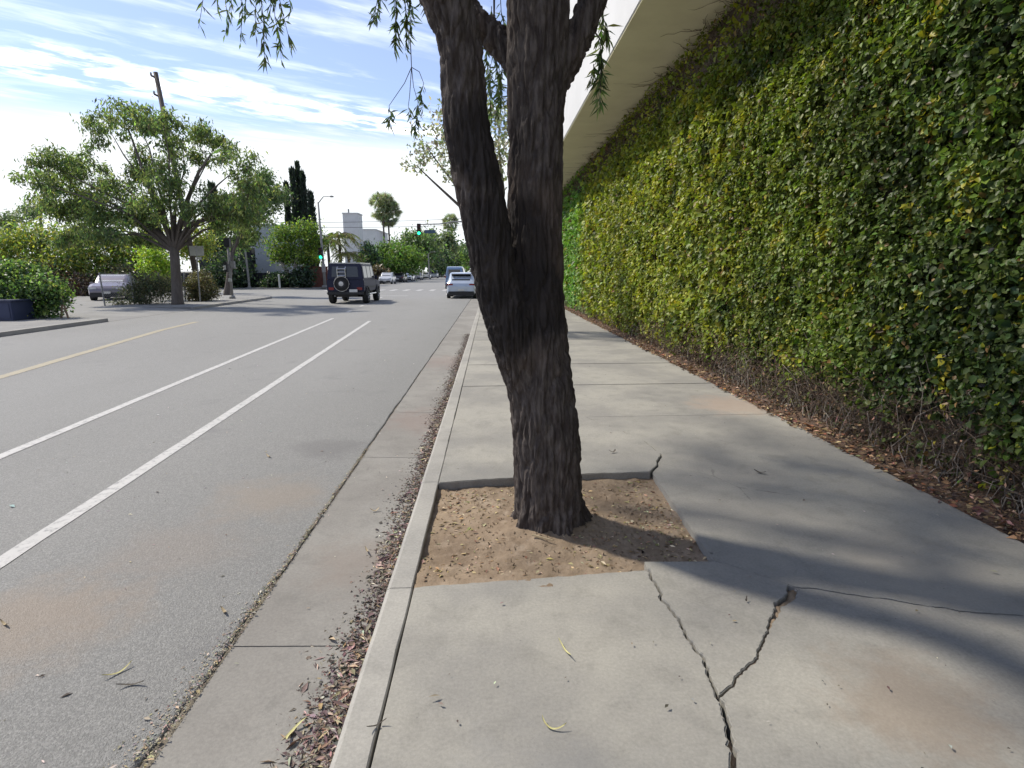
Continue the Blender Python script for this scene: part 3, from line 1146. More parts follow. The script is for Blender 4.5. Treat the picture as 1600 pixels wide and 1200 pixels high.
# bare brown runners under the soffit and shoots creeping onto it
acc = []
nn = 6500
y = rng.uniform(2, 32, nn)
s = np.stack([np.full(nn, 3.62), y, rng.uniform(SOF - 1.0, SOF - 0.02, nn)], 1)
e = s + unit(np.array([-0.5, 0, 0.3]) + 0.7 * rng.normal(size=(nn, 3))) * rng.uniform(0.1, 0.3, nn)[:, None]
e[:, 2] = np.minimum(e[:, 2], SOF - 0.005)
twigs(acc, s, e, rng.uniform(0.004, 0.008, nn), 3, 0.02)
nn = 60
y = rng.uniform(3, 28, nn)
s = np.stack([np.full(nn, 3.5), y, np.full(nn, SOF - 0.012)], 1)
e = s + np.stack([-rng.random(nn) ** 2 * 0.85 - 0.1, rng.normal(size=nn) * 0.25, np.zeros(nn)], 1)
twigs(acc, s, e, 0.006, 6, 0.012)
V, F = join(acc)
V[:, 2] = np.minimum(V[:, 2], SOF - 0.002)
o = obj('runners', np_mesh('runners', V, F), 'twig', ivy, kind='stuff')
o.location = -Vector(ivy.location)
# ------------------------------------------------------------------ leaf litter
BROWN = [(0.20, 0.12, 0.07), (0.30, 0.20, 0.12), (0.13, 0.075, 0.05), (0.38, 0.28, 0.18), (0.10, 0.07, 0.06), (0.24, 0.11, 0.06)]


def litter(name, label, nn, fx, fy, fz, L, W, cols, w=None, flat=0.35, parent=None):
    xx, yy_ = fx, fy
    Pn = np.stack([xx, yy_, fz], 1)
    a = rng.uniform(0, 2 * math.pi, nn)
    D = np.stack([np.cos(a), np.sin(a), 0.12 * rng.normal(size=nn)], 1)
    Nn = unit(np.array([0, 0, 1.0]) + flat * rng.normal(size=(nn, 3)))
    s = rng.lognormal(0, 0.35, nn)
    o = leaves(name, Pn, D, Nn, L * s, W * s * rng.uniform(0.5, 1.4, nn), tints(nn, cols, w), 'litter', parent, six=False, kind='stuff', fold=0.25, droop=0.05 )
    if label:
        o['label'] = label
        o['category'] = 'litter'
    return o


# against the kerb
nn = 9500
y = rng.uniform(0.9, 1, nn)
u = rng.random(nn)
y = 1.0 + 12.5 * u ** 1.7
dens = 0.5 + 0.9 * pn(np.stack([y * 1.3, y * 0, y * 0 + 2], 1)) + 0.4 * pn(np.stack([y * 5, y * 0, y * 0 + 4], 1))
dens *= np.clip((13 - y) / 7, 0.1, 1) * np.where((y > 3.9) & (y < 4.9), 0.35, 1)
k = rng.random(nn) < np.clip(dens, 0.05, 1)
y = y[k]
nn = len(y)
off_ = np.abs(rng.normal(size=nn)) * (0.075 + 0.05 * np.clip((3.6 - y) / 2, 0, 1))
x_ = KX0 - 0.025 - off_
zz = -0.140 + 0.0004 + rng.random(nn) * 0.035 * np.exp(-off_ / 0.05)
GL = [(0.26, 0.21, 0.17), (0.36, 0.29, 0.23), (0.17, 0.125, 0.115), (0.46, 0.40, 0.32), (0.12, 0.09, 0.085), (0.30, 0.21, 0.14)]
litter('gutter_litter', 'brown dead leaves heaped in the gutter against the kerb', nn, x_, y, zz, 0.034, 0.0095, GL, (3, 2.4, 3, 1.2, 2.5, 2))
# fine purple-brown crumbs beneath
nn = 16000
y = 1.0 + 15 * rng.random(nn) ** 1.6
off_ = np.abs(rng.normal(size=nn)) * 0.085 * (1 + 0.5 * pn(np.stack([y * 1.1, y * 0, y * 0 + 7], 1)))
litter('gutter_crumbs', 'fine reddish leaf crumbs strewn along the gutter', nn, KX0 - 0.02 - off_, y, np.full(nn, -0.1385), 0.014, 0.011, [(0.13, 0.10, 0.088), (0.17, 0.13, 0.11), (0.09, 0.075, 0.07)], flat=0.5)
# sandy seam between asphalt and gutter
V, F = [], []
ysq = np.arange(-3, 20, 0.05)
hq = -0.131 + 0.006 * pn(np.stack([ysq * 6, ysq * 0, ysq * 0 + 3.3], 1)) + 0.004 * pn(np.stack([ysq * 23, ysq * 0, ysq * 0], 1))
for i, (yq, hz_) in enumerate(zip(ysq, hq)):
    wq = 0.10 if yq < 3.4 else 0.05
    V += [(GX - wq, yq, hz_), (GX + 0.004, yq, hz_ - 0.003)]
    if i:
        F.append((2 * i - 2, 2 * i - 1, 2 * i + 1, 2 * i))
o = obj('seam_dirt', np_mesh('seam_dirt', V, F, True), 'seam_sand', gut)
# ragged asphalt edge: grit and dry grass
nn = 3800
y = 0.9 + 4.5 * rng.random(nn) ** 1.8
x_ = GX - 0.015 - np.abs(rng.normal(size=nn)) * 0.055 * np.clip((3.6 - y) / 1.5, 0.25, 1.2)
litter('road_edge_grit', 'dry straw coloured grit along the broken asphalt edge', nn, x_ + 0.01, y, np.full(nn, Z_ROAD + 0.002) + rng.random(nn) * 0.004, 0.011, 0.005, [(0.36, 0.30, 0.20), (0.28, 0.24, 0.18), (0.38, 0.34, 0.27), (0.20, 0.18, 0.16)], flat=0.3)
# soil litter
nn = 3200
x_ = rng.uniform(-0.40, 1.26, nn)
y = rng.uniform(2.7, 4.22, nn)
dens = 0.35 + 0.9 * fbm(np.stack([x_ * 3, y * 3, x_ * 0 + 6], 1), 2) + 0.5 * (x_ > 1.0) + 0.4 * (y > 4.0) + 0.3 * ((x_ < 0.2) & (y > 3.5))
lim = 2.68 + 0.1 * (x_ + 0.4) + 0.0
k = (rng.random(nn) < np.clip(dens, 0.06, 1)) & (y > lim + 0.03) & (np.hypot(x_ - TX, y - TY) > 0.25) & ~((x_ > 0.83) & (y < 2.89)) & (y < 4.08 + 0.12 * x_)
x_, y = x_[k], y[k]
nn = len(x_)
litter('pit_litter', 'dry yellowish leaves scattered over the soil round the trunk', nn, x_, y, pit_z(x_, y) + 0.003, 0.026, 0.009, [(0.42, 0.33, 0.20), (0.28, 0.19, 0.115), (0.48, 0.40, 0.26), (0.16, 0.105, 0.065), (0.34, 0.31, 0.13)], (2, 3, 1.4, 1.6, 1), flat=0.35)
# clods
nn = 500
x_ = rng.uniform(-0.38, 1.2, nn)
y = rng.uniform(2.75, 4.15, nn)
k = np.hypot(x_ - TX, y - TY) > 0.24
x_, y = x_[k], y[k]
acc = []
s = np.stack([x_, y, pit_z(x_, y) - 0.002], 1)
twigs(acc, s, s + rdir(len(s)) * 0.012 + [0, 0, 0.008], rng.uniform(0.003, 0.008, len(s)), 1, 0)
V, F = join(acc)
o = obj('soil_clods', np_mesh('soil_clods', V, F), 'soil', pit, kind='stuff')
# planting strip litter
nn = 5200
y = 1.0 + 24 * rng.random(nn) ** 1.5
x_ = 3.175 + np.abs(rng.normal(size=nn)) * 0.14
k = x_ < 3.7
x_, y = x_[k], y[k]
nn = len(y)
litter('strip_litter', 'russet dead leaves lying under the ivy beside pavement', nn, x_, y, 0.0 + 0.07 * np.clip((x_ - 3.16) / 0.3, 0, 1) + 0.02 * rng.random(nn), 0.042, 0.019, BROWN, (2.5, 3, 2, 1.6, 1.5, 1.3), flat=0.6)
# sparse leaf specks on the walk and road
nn = 260
x_ = rng.uniform(-0.3, 3.1, nn)
y = 1.2 + 9 * rng.random(nn) ** 1.3
k = ~((x_ < 1.32) & (y > 2.6) & (y < 4.3))
x_, y = x_[k], y[k]
litter('pavement_specks', 'tiny dry leaf scraps dotted over the pavement', len(x_), x_, y, np.full(len(x_), 0.013), 0.014, 0.006, [(0.10, 0.08, 0.07), (0.22, 0.18, 0.13), (0.42, 0.40, 0.36)], flat=0.2)
nn = 420
x_ = rng.uniform(-5, -0.75, nn)
y = 1.2 + 11 * rng.random(nn) ** 1.4
litter('road_specks', 'pale leaf scraps and bark chips scattered over asphalt', nn, x_, y, np.where(x_ > GX, -0.126, Z_ROAD + 0.003), 0.022, 0.007, [(0.48, 0.44, 0.38), (0.34, 0.29, 0.22), (0.14, 0.12, 0.10), (0.45, 0.44, 0.42)], flat=0.2)

# single curled leaves and twigs one can point at
pm('leaf_straw', (0.48, 0.46, 0.22), (0.38, 0.34, 0.16), 30, 0.8)
pm('leaf_tan', (0.42, 0.34, 0.22), (0.30, 0.24, 0.15), 30, 0.8)
pm('leaf_darkbrown', (0.10, 0.085, 0.07), (0.07, 0.06, 0.05), 30, 0.8)


def curl_leaf(name, label, x_, y_, z_, L, w, rz, arc, mat, cat='leaf', lift=0.02):
    V, F = [], []
    ns = 12
    for i in range(ns + 1):
        t = i / ns - 0.5
        a = arc * t
        px_ = L * (math.sin(a) / arc if abs(arc) > 1e-3 else t)
        py_ = L * ((1 - math.cos(a)) / arc if abs(arc) > 1e-3 else 0)
        ww = w * (1 - (2 * t) ** 2) ** 0.6 + 0.0008
        zz_ = lift * (abs(2 * t)) ** 1.5 + 0.002
        nx, ny = -math.sin(a), math.cos(a)
        V += [(px_ + nx * ww / 2, py_ + ny * ww / 2, zz_ + 0.003), (px_, py_, zz_), (px_ - nx * ww / 2, py_ - ny * ww / 2, zz_ + 0.004)]
        if i:
            k_ = 3 * i
            F += [(k_ - 3, k_ - 2, k_ + 1, k_), (k_ - 2, k_ - 1, k_ + 2, k_ + 1)]
    o = obj(name, np_mesh(name, V, F, True), mat)
    o.location = (x_, y_, z_)
    o.rotation_euler = (0, 0, rz)
    tag(o, label, cat)
    return o


def gp(u, v, z):
    d_ = _Rt * (u - 800) / 880 - _Up * (v - 600) / 880 + _Fw
    return np.array([0, 0, 1.6]) + d_ * ((z - 1.6) / d_[2])


for nm, lb, u, v, z, L, w, rz, arc, mt in [
    ('fallen_leaf', 'straw yellow crescent leaf curled in the gutter near the bottom edge', 457, 1143, -0.132, 0.13, 0.012, 1.2, -1.6, 'leaf_straw'),
    ('fallen_leaf', 'straw yellow sickle leaf on asphalt at the lower left', 186, 1052, Z_ROAD, 0.12, 0.010, 0.9, 0.9, 'leaf_straw'),
    ('fallen_leaf', 'dark curled leaf beside the straw sickle leaf on asphalt', 206, 1071, Z_ROAD, 0.11, 0.010, 0.15, -0.8, 'leaf_darkbrown'),
    ('fallen_leaf', 'pale tan leaf on asphalt beside the gutter seam', 351, 957, Z_ROAD, 0.075, 0.014, 2.3, 0.8, 'leaf_tan'),
    ('fallen_leaf', 'pale straw leaf at the left edge of the asphalt', 8, 977, Z_ROAD, 0.075, 0.011, 2.6, 0.4, 'leaf_tan'),
    ('fallen_leaf', 'bent pale leaf on the concrete gutter level with the tree pit', 586, 799, -0.132, 0.075, 0.014, 0.3, 1.8, 'leaf_tan'),
    ('fallen_leaf', 'slim tan leaf lying across gutter litter by the kerb', 574, 862, -0.130, 0.08, 0.010, 2.0, 0.7, 'leaf_tan'),
    ('fallen_leaf', 'long slim tan leaf pointing from gutter litter at the kerb', 600, 857, -0.128, 0.10, 0.007, 0.1, 0.3, 'leaf_tan'),
    ('fallen_leaf', 'dark thin curl lying over the kerb joint', 588, 1135, 0.002, 0.075, 0.006, 0.5, -0.9, 'leaf_darkbrown'),
    ('fallen_leaf', 'straight straw leaf on the front pavement slab', 883, 1017, 0.002, 0.12, 0.006, 1.9, 0.25, 'leaf_straw'),
    ('fallen_leaf', 'thin arched straw leaf at the bottom of the pavement', 862, 1140, 0.002, 0.11, 0.006, 2.7, -2.0, 'leaf_straw'),
    ('fallen_leaf', 'dark curled leaf on the slab behind the tree pit', 958, 707, 0.018, 0.08, 0.02, 0.4, 2.0, 'leaf_darkbrown'),
    ('fallen_leaf', 'dark pointed leaf on the slab right of the tree pit', 1187, 739, 0.004, 0.09, 0.025, 2.5, 0.4, 'leaf_darkbrown'),
    ('fallen_leaf', 'pale leaf on the asphalt next to the inner bike line', 420, 714, Z_ROAD, 0.10, 0.015, 2.3, 0.4, 'leaf_tan'),
    ('fallen_leaf', 'small dark leaf near the cracked pit corner', 1166, 940, 0.008, 0.03, 0.008, 1.0, 0.5, 'leaf_darkbrown'),
]:
    p = gp(u, v, z)
    curl_leaf(nm, lb, p[0], p[1], p[2], L, w, rz, arc, mt)
m = MB()
p = gp(850, 846, -0.02)
z0 = float(pit_z(np.array([p[0]]), np.array([p[1]]))[0])
m.tube([(p[0] - 0.07, p[1] + 0.03, z0 + 0.02), (p[0] - 0.02, p[1] + 0.005, z0 + 0.018), (p[0] + 0.05, p[1] - 0.03, z0 + 0.012)], [0.006, 0.005, 0.003], 6)
tag(m.build('fallen_stick', 'leaf_tan'), 'short pale stick on soil in front of the trunk', 'stick')

# ------------------------------------------------------------------ the street tree in front
tree = empty('street_tree', (TX, TY, -0.05))
tag(tree, 'dark furrowed two stemmed tree in the pavement soil square', 'tree')


def smooth_path(pts, sub=6):
    """Catmull-Rom through (x,y,z,r)"""
    Pq = np.array(pts, float)
    Pq = np.vstack([2 * Pq[0] - Pq[1], Pq, 2 * Pq[-1] - Pq[-2]])
    out = []
    for i in range(1, len(Pq) - 2):
        for t in np.linspace(0, 1, sub, endpoint=False):
            a, b, c, d_ = Pq[i - 1], Pq[i], Pq[i + 1], Pq[i + 2]
            out.append(0.5 * (2 * b + (c - a) * t + (2 * a - 5 * b + 4 * c - d_) * t * t + (3 * b - a - 3 * c + d_) * t ** 3))
    out.append(Pq[-2])
    out = np.array(out)
    out[:, 3] = np.maximum(out[:, 3], 0.003)
    return out


stemR = [(.40, 3.48, -.16, .30), (.39, 3.48, -.05, .27), (.382, 3.47, .05, .238), (.372, 3.47, .16, .222), (.355, 3.46, .49, .214), (.330, 3.46, .74, .213), (.285, 3.46, 1.07, .208), (.262, 3.47, 1.35, .198), (.262, 3.48, 1.58, .182), (.266, 3.48, 1.95, .160), (.270, 3.48, 2.41, .160), (.275, 3.48, 2.74, .172), (.278, 3.48, 3.07, .176), (.28, 3.48, 3.4, .16), (.2, 3.5, 4.2, .135), (.05, 3.6, 5.2, .10), (-.1, 3.8, 6.3, .07), (-.1, 3.9, 7.3, .04)]
stemL = [(.27, 3.44, .78, .12), (.195, 3.40, 1.05, .148), (.112, 3.35, 1.30, .146), (.024, 3.31, 1.58, .131), (-.036, 3.29, 1.93, .133), (-.12, 3.27, 2.37, .125), (-.143, 3.26, 2.69, .117), (-.17, 3.25, 2.84, .119), (-.225, 3.24, 3.0, .130), (-.31, 3.22, 3.2, .130), (-.6, 3.1, 3.8, .11), (-1.0, 3.0, 4.6, .085), (-1.4, 2.7, 5.5, .06), (-1.7, 2.3, 6.3, .03)]
limbR = [(.29, 3.48, 2.48, .09), (.40, 3.5, 2.70, .086), (.51, 3.51, 2.90, .080), (.585, 3.52, 3.10, .078), (.75, 3.5, 3.6, .07), (1.1, 3.4, 4.4, .055), (1.45, 3.1, 5.3, .04), (1.6, 2.8, 6.0, .02)]
limbB = [(.26, 3.55, 2.62, .09), (.15, 3.66, 2.85, .088), (.01, 3.72, 3.0, .082), (-.12, 3.78, 3.14, .078), (-.5, 4.2, 3.95, .065), (-1.0, 4.9, 5.0, .045), (-1.5, 5.5, 5.9, .025)]
limbC = [(-.2, 3.25, 2.95, .09), (-.2, 3.0, 3.3, .085), (-.15, 2.5, 4.0, .07), (.1, 1.9, 5.0, .05), (.3, 1.3, 6.0, .025)]
paths = [smooth_path(q) for q in (stemR, stemL, limbR, limbB, limbC)]
m = MB()
for q in paths:
    m.tube([tuple(a[:3]) for a in q], list(q[:, 3]), 28)
tmp = m.build('bark_tmp', 'bark_street')
md = tmp.modifiers.new('remesh', 'REMESH')
md.mode = 'VOXEL'
md.voxel_size = 0.0075
dg = bpy.context.evaluated_depsgraph_get()
ev = tmp.evaluated_get(dg)
em = ev.to_mesh()
nv = len(em.vertices)
Vt = np.empty(nv * 3, np.float32)
em.vertices.foreach_get('co', Vt)
Vt = Vt.reshape(-1, 3).astype(float)
ne = len(em.edges)
Ed = np.empty(ne * 2, np.int32)
em.edges.foreach_get('vertices', Ed)
Ed = Ed.reshape(-1, 2)
nf = len(em.polygons)
lt = np.empty(nf, np.int32)
em.polygons.foreach_get('loop_total', lt)
Lp = np.empty(len(em.loops), np.int32)
em.loops.foreach_get('vertex_index', Lp)
ev.to_mesh_clear()
bpy.data.objects.remove(tmp, do_unlink=True)
if (lt == 4).all():
    Ft = Lp.reshape(-1, 4)
else:
    ls = np.concatenate([[0], np.cumsum(lt)[:-1]])
    Ft = np.array([[Lp[s + min(k, t - 1)] for k in range(4)] for s, t in zip(ls, lt)])
deg = np.bincount(Ed.ravel(), minlength=nv)[:, None]
for it in range(5):                      # relax the voxel steps
    acc_ = np.zeros_like(Vt)
    np.add.at(acc_, Ed[:, 0], Vt[Ed[:, 1]])
    np.add.at(acc_, Ed[:, 1], Vt[Ed[:, 0]])
    Vt = Vt * 0.4 + 0.6 * acc_ / np.maximum(deg, 1)


def vnormals(Vq, Fq):
    fn = np.cross(Vq[Fq[:, 2]] - Vq[Fq[:, 0]], Vq[Fq[:, 3]] - Vq[Fq[:, 1]])
    nn_ = np.zeros_like(Vq)
    for k_ in range(4):
        np.add.at(nn_, Fq[:, k_], fn)
    return unit(nn_)


Nt = vnormals(Vt, Ft)
# long furrows between narrow interlacing ridges
Wp = Vt.copy()
warp = 0.028 * np.stack([pn(Vt * [5, 5, 2.2] + 3), pn(Vt * [5, 5, 2.2] + 11), pn(Vt * 2)], 1)
Wp = Wp + warp * [1, 1, 0.3]
r1 = 1 - np.abs(pn(Wp * [19, 19, 2.6])) * 3.6
r2 = 1 - np.abs(pn(Wp * [36, 36, 6.0] + 5)) * 3.0
r4 = pn(Wp * [22, 22, 9] + 31)
r3 = pn(Wp * [60, 60, 26] + 9)
big_ = fbm(Vt * [3.5, 3.5, 1.6], 3)
amp = np.clip((4.4 - Vt[:, 2]) / 1.5, 0.35, 1)
furrow = -np.clip(r1, 0, 1) * 0.019 - np.clip(r2, 0, 1) * 0.011 + 0.005 * r3 + 0.003 * r4 + 0.006 * big_
Vt = Vt + Nt * (furrow * amp + 0.004)[:, None]
# root flare lobes
ang = np.arctan2(Vt[:, 1] - TY, Vt[:, 0] - TX)
fl = np.clip((0.22 - Vt[:, 2]) / 0.3, 0, 1) ** 2
Vt[:, :2] += Nt[:, :2] * (fl * 0.035 * (np.sin(ang * 5 + 1) + 0.6 * np.sin(ang * 9)))[:, None]
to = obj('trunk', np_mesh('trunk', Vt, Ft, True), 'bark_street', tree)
to.location = -Vector(tree.location)

# finer branches and the leaves of the crown
pts_all = np.concatenate([q[q[:, 2] > 3.6] for q in paths])
br = MB()
Pl, Dl, Nl, Ll, Wl = [], [], [], [], []


def strand(p0, p1, nl, L, W, sway=0.05, r=0.004, sub=6):
    """a hanging shoot with narrow leaves along it"""
    p0, p1 = np.asarray(p0, float), np.asarray(p1, float)
    ts = np.linspace(0, 1, sub)
    w_ = rng.normal(size=(sub, 3)) * sway
    w_[0] = 0
    pts = p0 + (p1 - p0) * ts[:, None] + np.cumsum(w_, 0) * 0.4
    br.tube([tuple(q) for q in pts], list(r * (1 - 0.6 * ts)), 5, False)
    tt = rng.uniform(0.05, 1.02, nl) * (sub - 1)
    i = np.clip(tt.astype(int), 0, sub - 2)
    f = (tt - i)[:, None]
    P_ = pts[i] * (1 - f) + pts[i + 1] * f
    D_ = unit(np.array([0, 0, -0.9]) + 0.55 * rng.normal(size=(nl, 3)))
    Pl.append(P_)
    Dl.append(D_)
    Nl.append(rdir(nl))
    Ll.append(L * rng.lognormal(0, 0.25, nl))
    Wl.append(W * rng.lognormal(0, 0.2, nl))


def limb_to(p, r=0.014):
    d2 = np.linalg.norm(pts_all[:, :3] - p, axis=1) + 0.8 * np.maximum(pts_all[:, 2] - p[2], 0)
    a = pts_all[np.argmin(d2)]
    mid = (a[:3] + p) / 2 + rng.normal(size=3) * 0.12 + [0, 0, 0.18]
    br.tube([tuple(a[:3]), tuple(mid), tuple(p)], [min(a[3] * 0.6, 0.03), r * 1.2, r * 0.6], 6, False)


cnt = 0
while cnt < 122:
    p = np.array([-1.5, 4.7, 6.5]) + rdir(1)[0] * np.array([3.1, 3.6, 1.9]) * rng.random() ** 0.42
    if p[2] < 2.6 + 0.43 * p[1] or p[0] > 1.8:
        continue
    cnt += 1
    if cnt > 100:  # extra clusters out of view, added to cast shade on the pavement
        p = np.array([-1.9, 6.5, 6.2]) + rng.normal(size=3) * [0.9, 0.8, 0.35]
        p[2] = max(p[2], 2.6 + 0.43 * p[1])
    limb_to(p)
    for s in range(5):
        q = p + rng.normal(size=3) * [0.28, 0.28, 0.12]
        ln = rng.uniform(0.3, 0.75)
        lo = max(q[2] - ln, 1.85 + 0.43 * q[1])
        if lo > q[2] - 0.1:
            lo = q[2] - 0.1
        strand(q, (q[0] + rng.normal() * 0.12, q[1] + rng.normal() * 0.12, lo), 46, 0.085, 0.017)
# the shoots that hang into view
for (u0, u1, v1, Y, nl) in [(330, 318, 66, 5.2, 16), (352, 352, 74, 5.2, 34), (372, 380, 78, 5.1, 34), (395, 392, 55, 5.0, 30), (398, 424, 104, 5.0, 70), (412, 432, 100, 5.0, 50), (420, 458, 92, 5.0, 40), (448, 458, 30, 5.0, 22), (365, 362, 40, 5.0, 26), (410, 405, 66, 5.1, 45), (425, 426, 60, 4.9, 36), (340, 345, 40, 5.1, 22)]:
    a = at(u0, -70, Y)
    b = at(u1, v1 - 14, Y)
    strand(a, b, nl, 0.085, 0.016, 0.03)
limb_to(at(400, -80, 5.05), 0.012)
limb_to(at(350, -80, 5.15), 0.012)
for (u0, u1, v1, Y, nl) in [(588, 584, 56, 4.5, 42), (596, 594, 48, 4.5, 34), (610, 614, 90, 4.5, 46), (620, 622, 94, 4.5, 52), (630, 634, 92, 4.5, 60), (640, 640, 80, 4.5, 50), (656, 656, 22, 4.4, 16)]:
    strand(at(u0, -60, Y), at(u1, v1 - 14, Y), nl, 0.075, 0.015, 0.025)
limb_to(at(625, -70, 4.5), 0.012)
limb_to(at(592, -70, 4.5), 0.010)
jn = at(643, 105, 4.5)
br.tube([tuple(at(641, 60, 4.5)), tuple(jn)], [0.004, 0.003], 5, False)
for (um, vm, u1, v0, v1, nl) in [(632, 130, 608, 165, 205, 22), (646, 135, 653, 160, 214, 34), (655, 112, 662, 130, 180, 30), (640, 150, 638, 165, 205, 14)]:
    mm = at(um, vm, 4.5)
    tt_ = at(u1, v0, 4.5)
    br.tube([tuple(jn), tuple(mm), tuple(tt_)], [0.003, 0.0025, 0.002], 5, False)
    strand(tt_, at(u1 + 2, v1 - 10, 4.5), nl, 0.065, 0.014, 0.02, 0.002)
for (u0, v0, u1, v1, Y, nl) in [(938, 70, 934, 172, 3.9, 46), (944, 60, 940, 168, 3.9, 42), (928, 100, 924, 140, 3.9, 14), (941, 0, 943, 60, 3.8, 30), (946, 10, 940, 70, 3.85, 24), (760, 60, 765, 165, 5.6, 60), (772, 60, 776, 182, 5.6, 70), (785, 70, 783, 180, 5.6, 60), (768, 10, 770, 90, 5.6, 40), (782, 0, 784, 90, 5.6, 36), (766, 100, 770, 190, 5.8, 60), (780, 100, 778, 195, 5.8, 60)]:
    strand(at(u0, v0, Y), at(u1, v1 - 12, Y), nl, 0.08, 0.016, 0.02)
br.tube([tuple(at(905, 50, 3.55)), tuple(at(928, 48, 3.75)), tuple(at(941, 66, 3.9))], [0.010, 0.006, 0.004], 5, False)
br.tube([tuple(paths[3][-14][:3]), tuple(at(772, -30, 5.4)), tuple(at(772, 60, 5.6))], [0.02, 0.012, 0.006], 5, False)
bo = br.build('branches', 'bark_street', tree, smooth=True, kind='stuff')
bo.location = -Vector(tree.location)
Pl, Dl, Nl, Ll, Wl = map(np.concatenate, (Pl, Dl, Nl, Ll, Wl))
nn = len(Pl)
lo = leaves('crown', Pl, Dl, Nl, Ll, Wl, tints(nn, [(0.10, 0.15, 0.07), (0.14, 0.19, 0.08), (0.08, 0.12, 0.065), (0.20, 0.24, 0.09)], (3, 2, 2, 1.5)), 'leaf_thin', tree, kind='stuff')
lo.location = -Vector(tree.location)

# ------------------------------------------------------------------ the far side: pavement, kerb, lot
lp = empty('far_pavement', (-16, 24, 0))
structure(lp, 'pale concrete pavement and kerb across the street')


def lchild(mb, name, mat, **kw):
    o = mb.build(name, mat, lp, **kw)
    o.location = -Vector(lp.location)
    return o


def lk(y):
    return left_kerb_x(y)


for (a, b) in ((2, 5.5), (5.5, 9), (9, 12.5), (12.5, 16), (16, 20.2), (26.6, 30), (30, 33.4), (33.4, 36.2)):
    m = MB()
    x0, x1 = lk(a), lk(b)
    m.add([(x0, a + .004, -.26), (x1, b - .004, -.26), (x1 - .02, b - .004, 0), (x0 - .02, a + .004, 0), (x0 - .17, a + .004, 0), (x1 - .17, b - .004, 0), (x0 - .17, a + .004, -.26), (x1 - .17, b - .004, -.26)],
          [(0, 1, 2, 3), (3, 2, 5, 4), (4, 5, 7, 6), (0, 3, 4, 6), (1, 7, 5, 2)])
    lchild(m, 'kerb_piece', 'concrete_kerb')
ysl = list(np.arange(2, 20.2, 2.6)) + [20.2]
for a, b in zip(ysl[:-1], ysl[1:]):
    lchild(MB().prism([(lk(a) - .18, a), (lk(b) - .18, b - .01), (-17.2, b - .01), (-17.2, a)], -.1, -.002), 'slab', 'concrete_far')
ysl = [26.6, 29, 31.4, 33.8, 36.2]
for a, b in zip(ysl[:-1], ysl[1:]):
    lchild(MB().prism([(lk(a) - .18, a), (lk(b) - .18, b - .01), (-17.6, b - .01), (-17.6, a)], -.1, -.002), 'slab', 'concrete_far')
m = MB()   # driveway apron falling to the street
m.add([(lk(20.2), 20.2, -.118), (lk(26.6), 26.6, -.118), (-16.2, 26.6, 0), (-16.2, 20.2, 0), (-17.4, 26.6, 0.0), (-17.4, 20.2, 0.0)], [(0, 1, 2, 3), (3, 2, 4, 5)])
lchild(m, 'driveway_apron', 'concrete_far')
# rounded kerb corner into the crossing street
cpts = [(lk(36.2) - 5 + 5 * math.cos(t), 36.2 + 5 * math.sin(t)) for t in np.linspace(0, math.pi / 2, 12)]
m = MB()
m.prism(cpts + [(-60, 41.2), (-60, 36.21), (lk(36.2) - 5, 36.21)], -.25, 0.0)
lchild(m, 'corner_pavement', 'concrete_far', bevel=0.02)
m = MB()
m.prism([(-17.2, 2), (-17.2, 36.2), (-60, 36.2), (-60, 2)], -.25, -.006)
lchild(m, 'parking_lot', 'concrete_far')
m = MB()   # far corner and the pavement on beyond
cp2 = [(-15.6 - 4 + 4 * math.cos(t), 60.5 + 4 * math.sin(t)) for t in np.linspace(-math.pi / 2, 0, 10)]
m.prism([(-120, 56.5)] + cp2 + [(-15.6, 400), (-120, 400)], -.25, 0.0)
lchild(m, 'far_corner_pavement', 'concrete_far', bevel=0.02)
m = MB()
m.prism([(KX0, 59), (0.5, 57), (60, 57), (60, 400), (KX0, 400)], -.25, 0.0)
lchild(m, 'right_corner_pavement', 'concrete_far', bevel=0.02)


# ------------------------------------------------------------------ trees and shrubs
def foliage(clumps, nleaf, L, W, sub=7, spread=0.42, droop=0.5, up=0.2, shell=0.5):
    """clumps: (x, y, z, rx, ry, rz). leaves gathered round sub-clumps"""
    vol = np.array([c[3] * c[4] * c[5] for c in clumps]) ** 0.75
    vol = vol / vol.sum()
    Pq, Nq = [], []
    for c, w in zip(clumps, vol):
        k_ = max(12, int(nleaf * w))
        dirs = rdir(sub)
        rad = rng.random(sub)[:, None] ** shell
        cen = dirs * rad
        i = rng.integers(0, sub, k_)
        q = cen[i] + rng.normal(size=(k_, 3)) * spread
        Pq.append(np.array(c[:3]) + q * np.array(c[3:6]))
        Nq.append(unit(q + 1e-3))
    Pq, Nq = np.concatenate(Pq), np.concatenate(Nq)
    n_ = len(Pq)
    D = unit(np.array([0, 0, -droop]) + rng.normal(size=(n_, 3)) * 0.7)
    Nn = unit(Nq * 0.5 + np.array([0, 0, up]) + 0.6 * rng.normal(size=(n_, 3)))
    s = rng.lognormal(0, 0.25, n_)
    return Pq, D, Nn, L * s, W * s


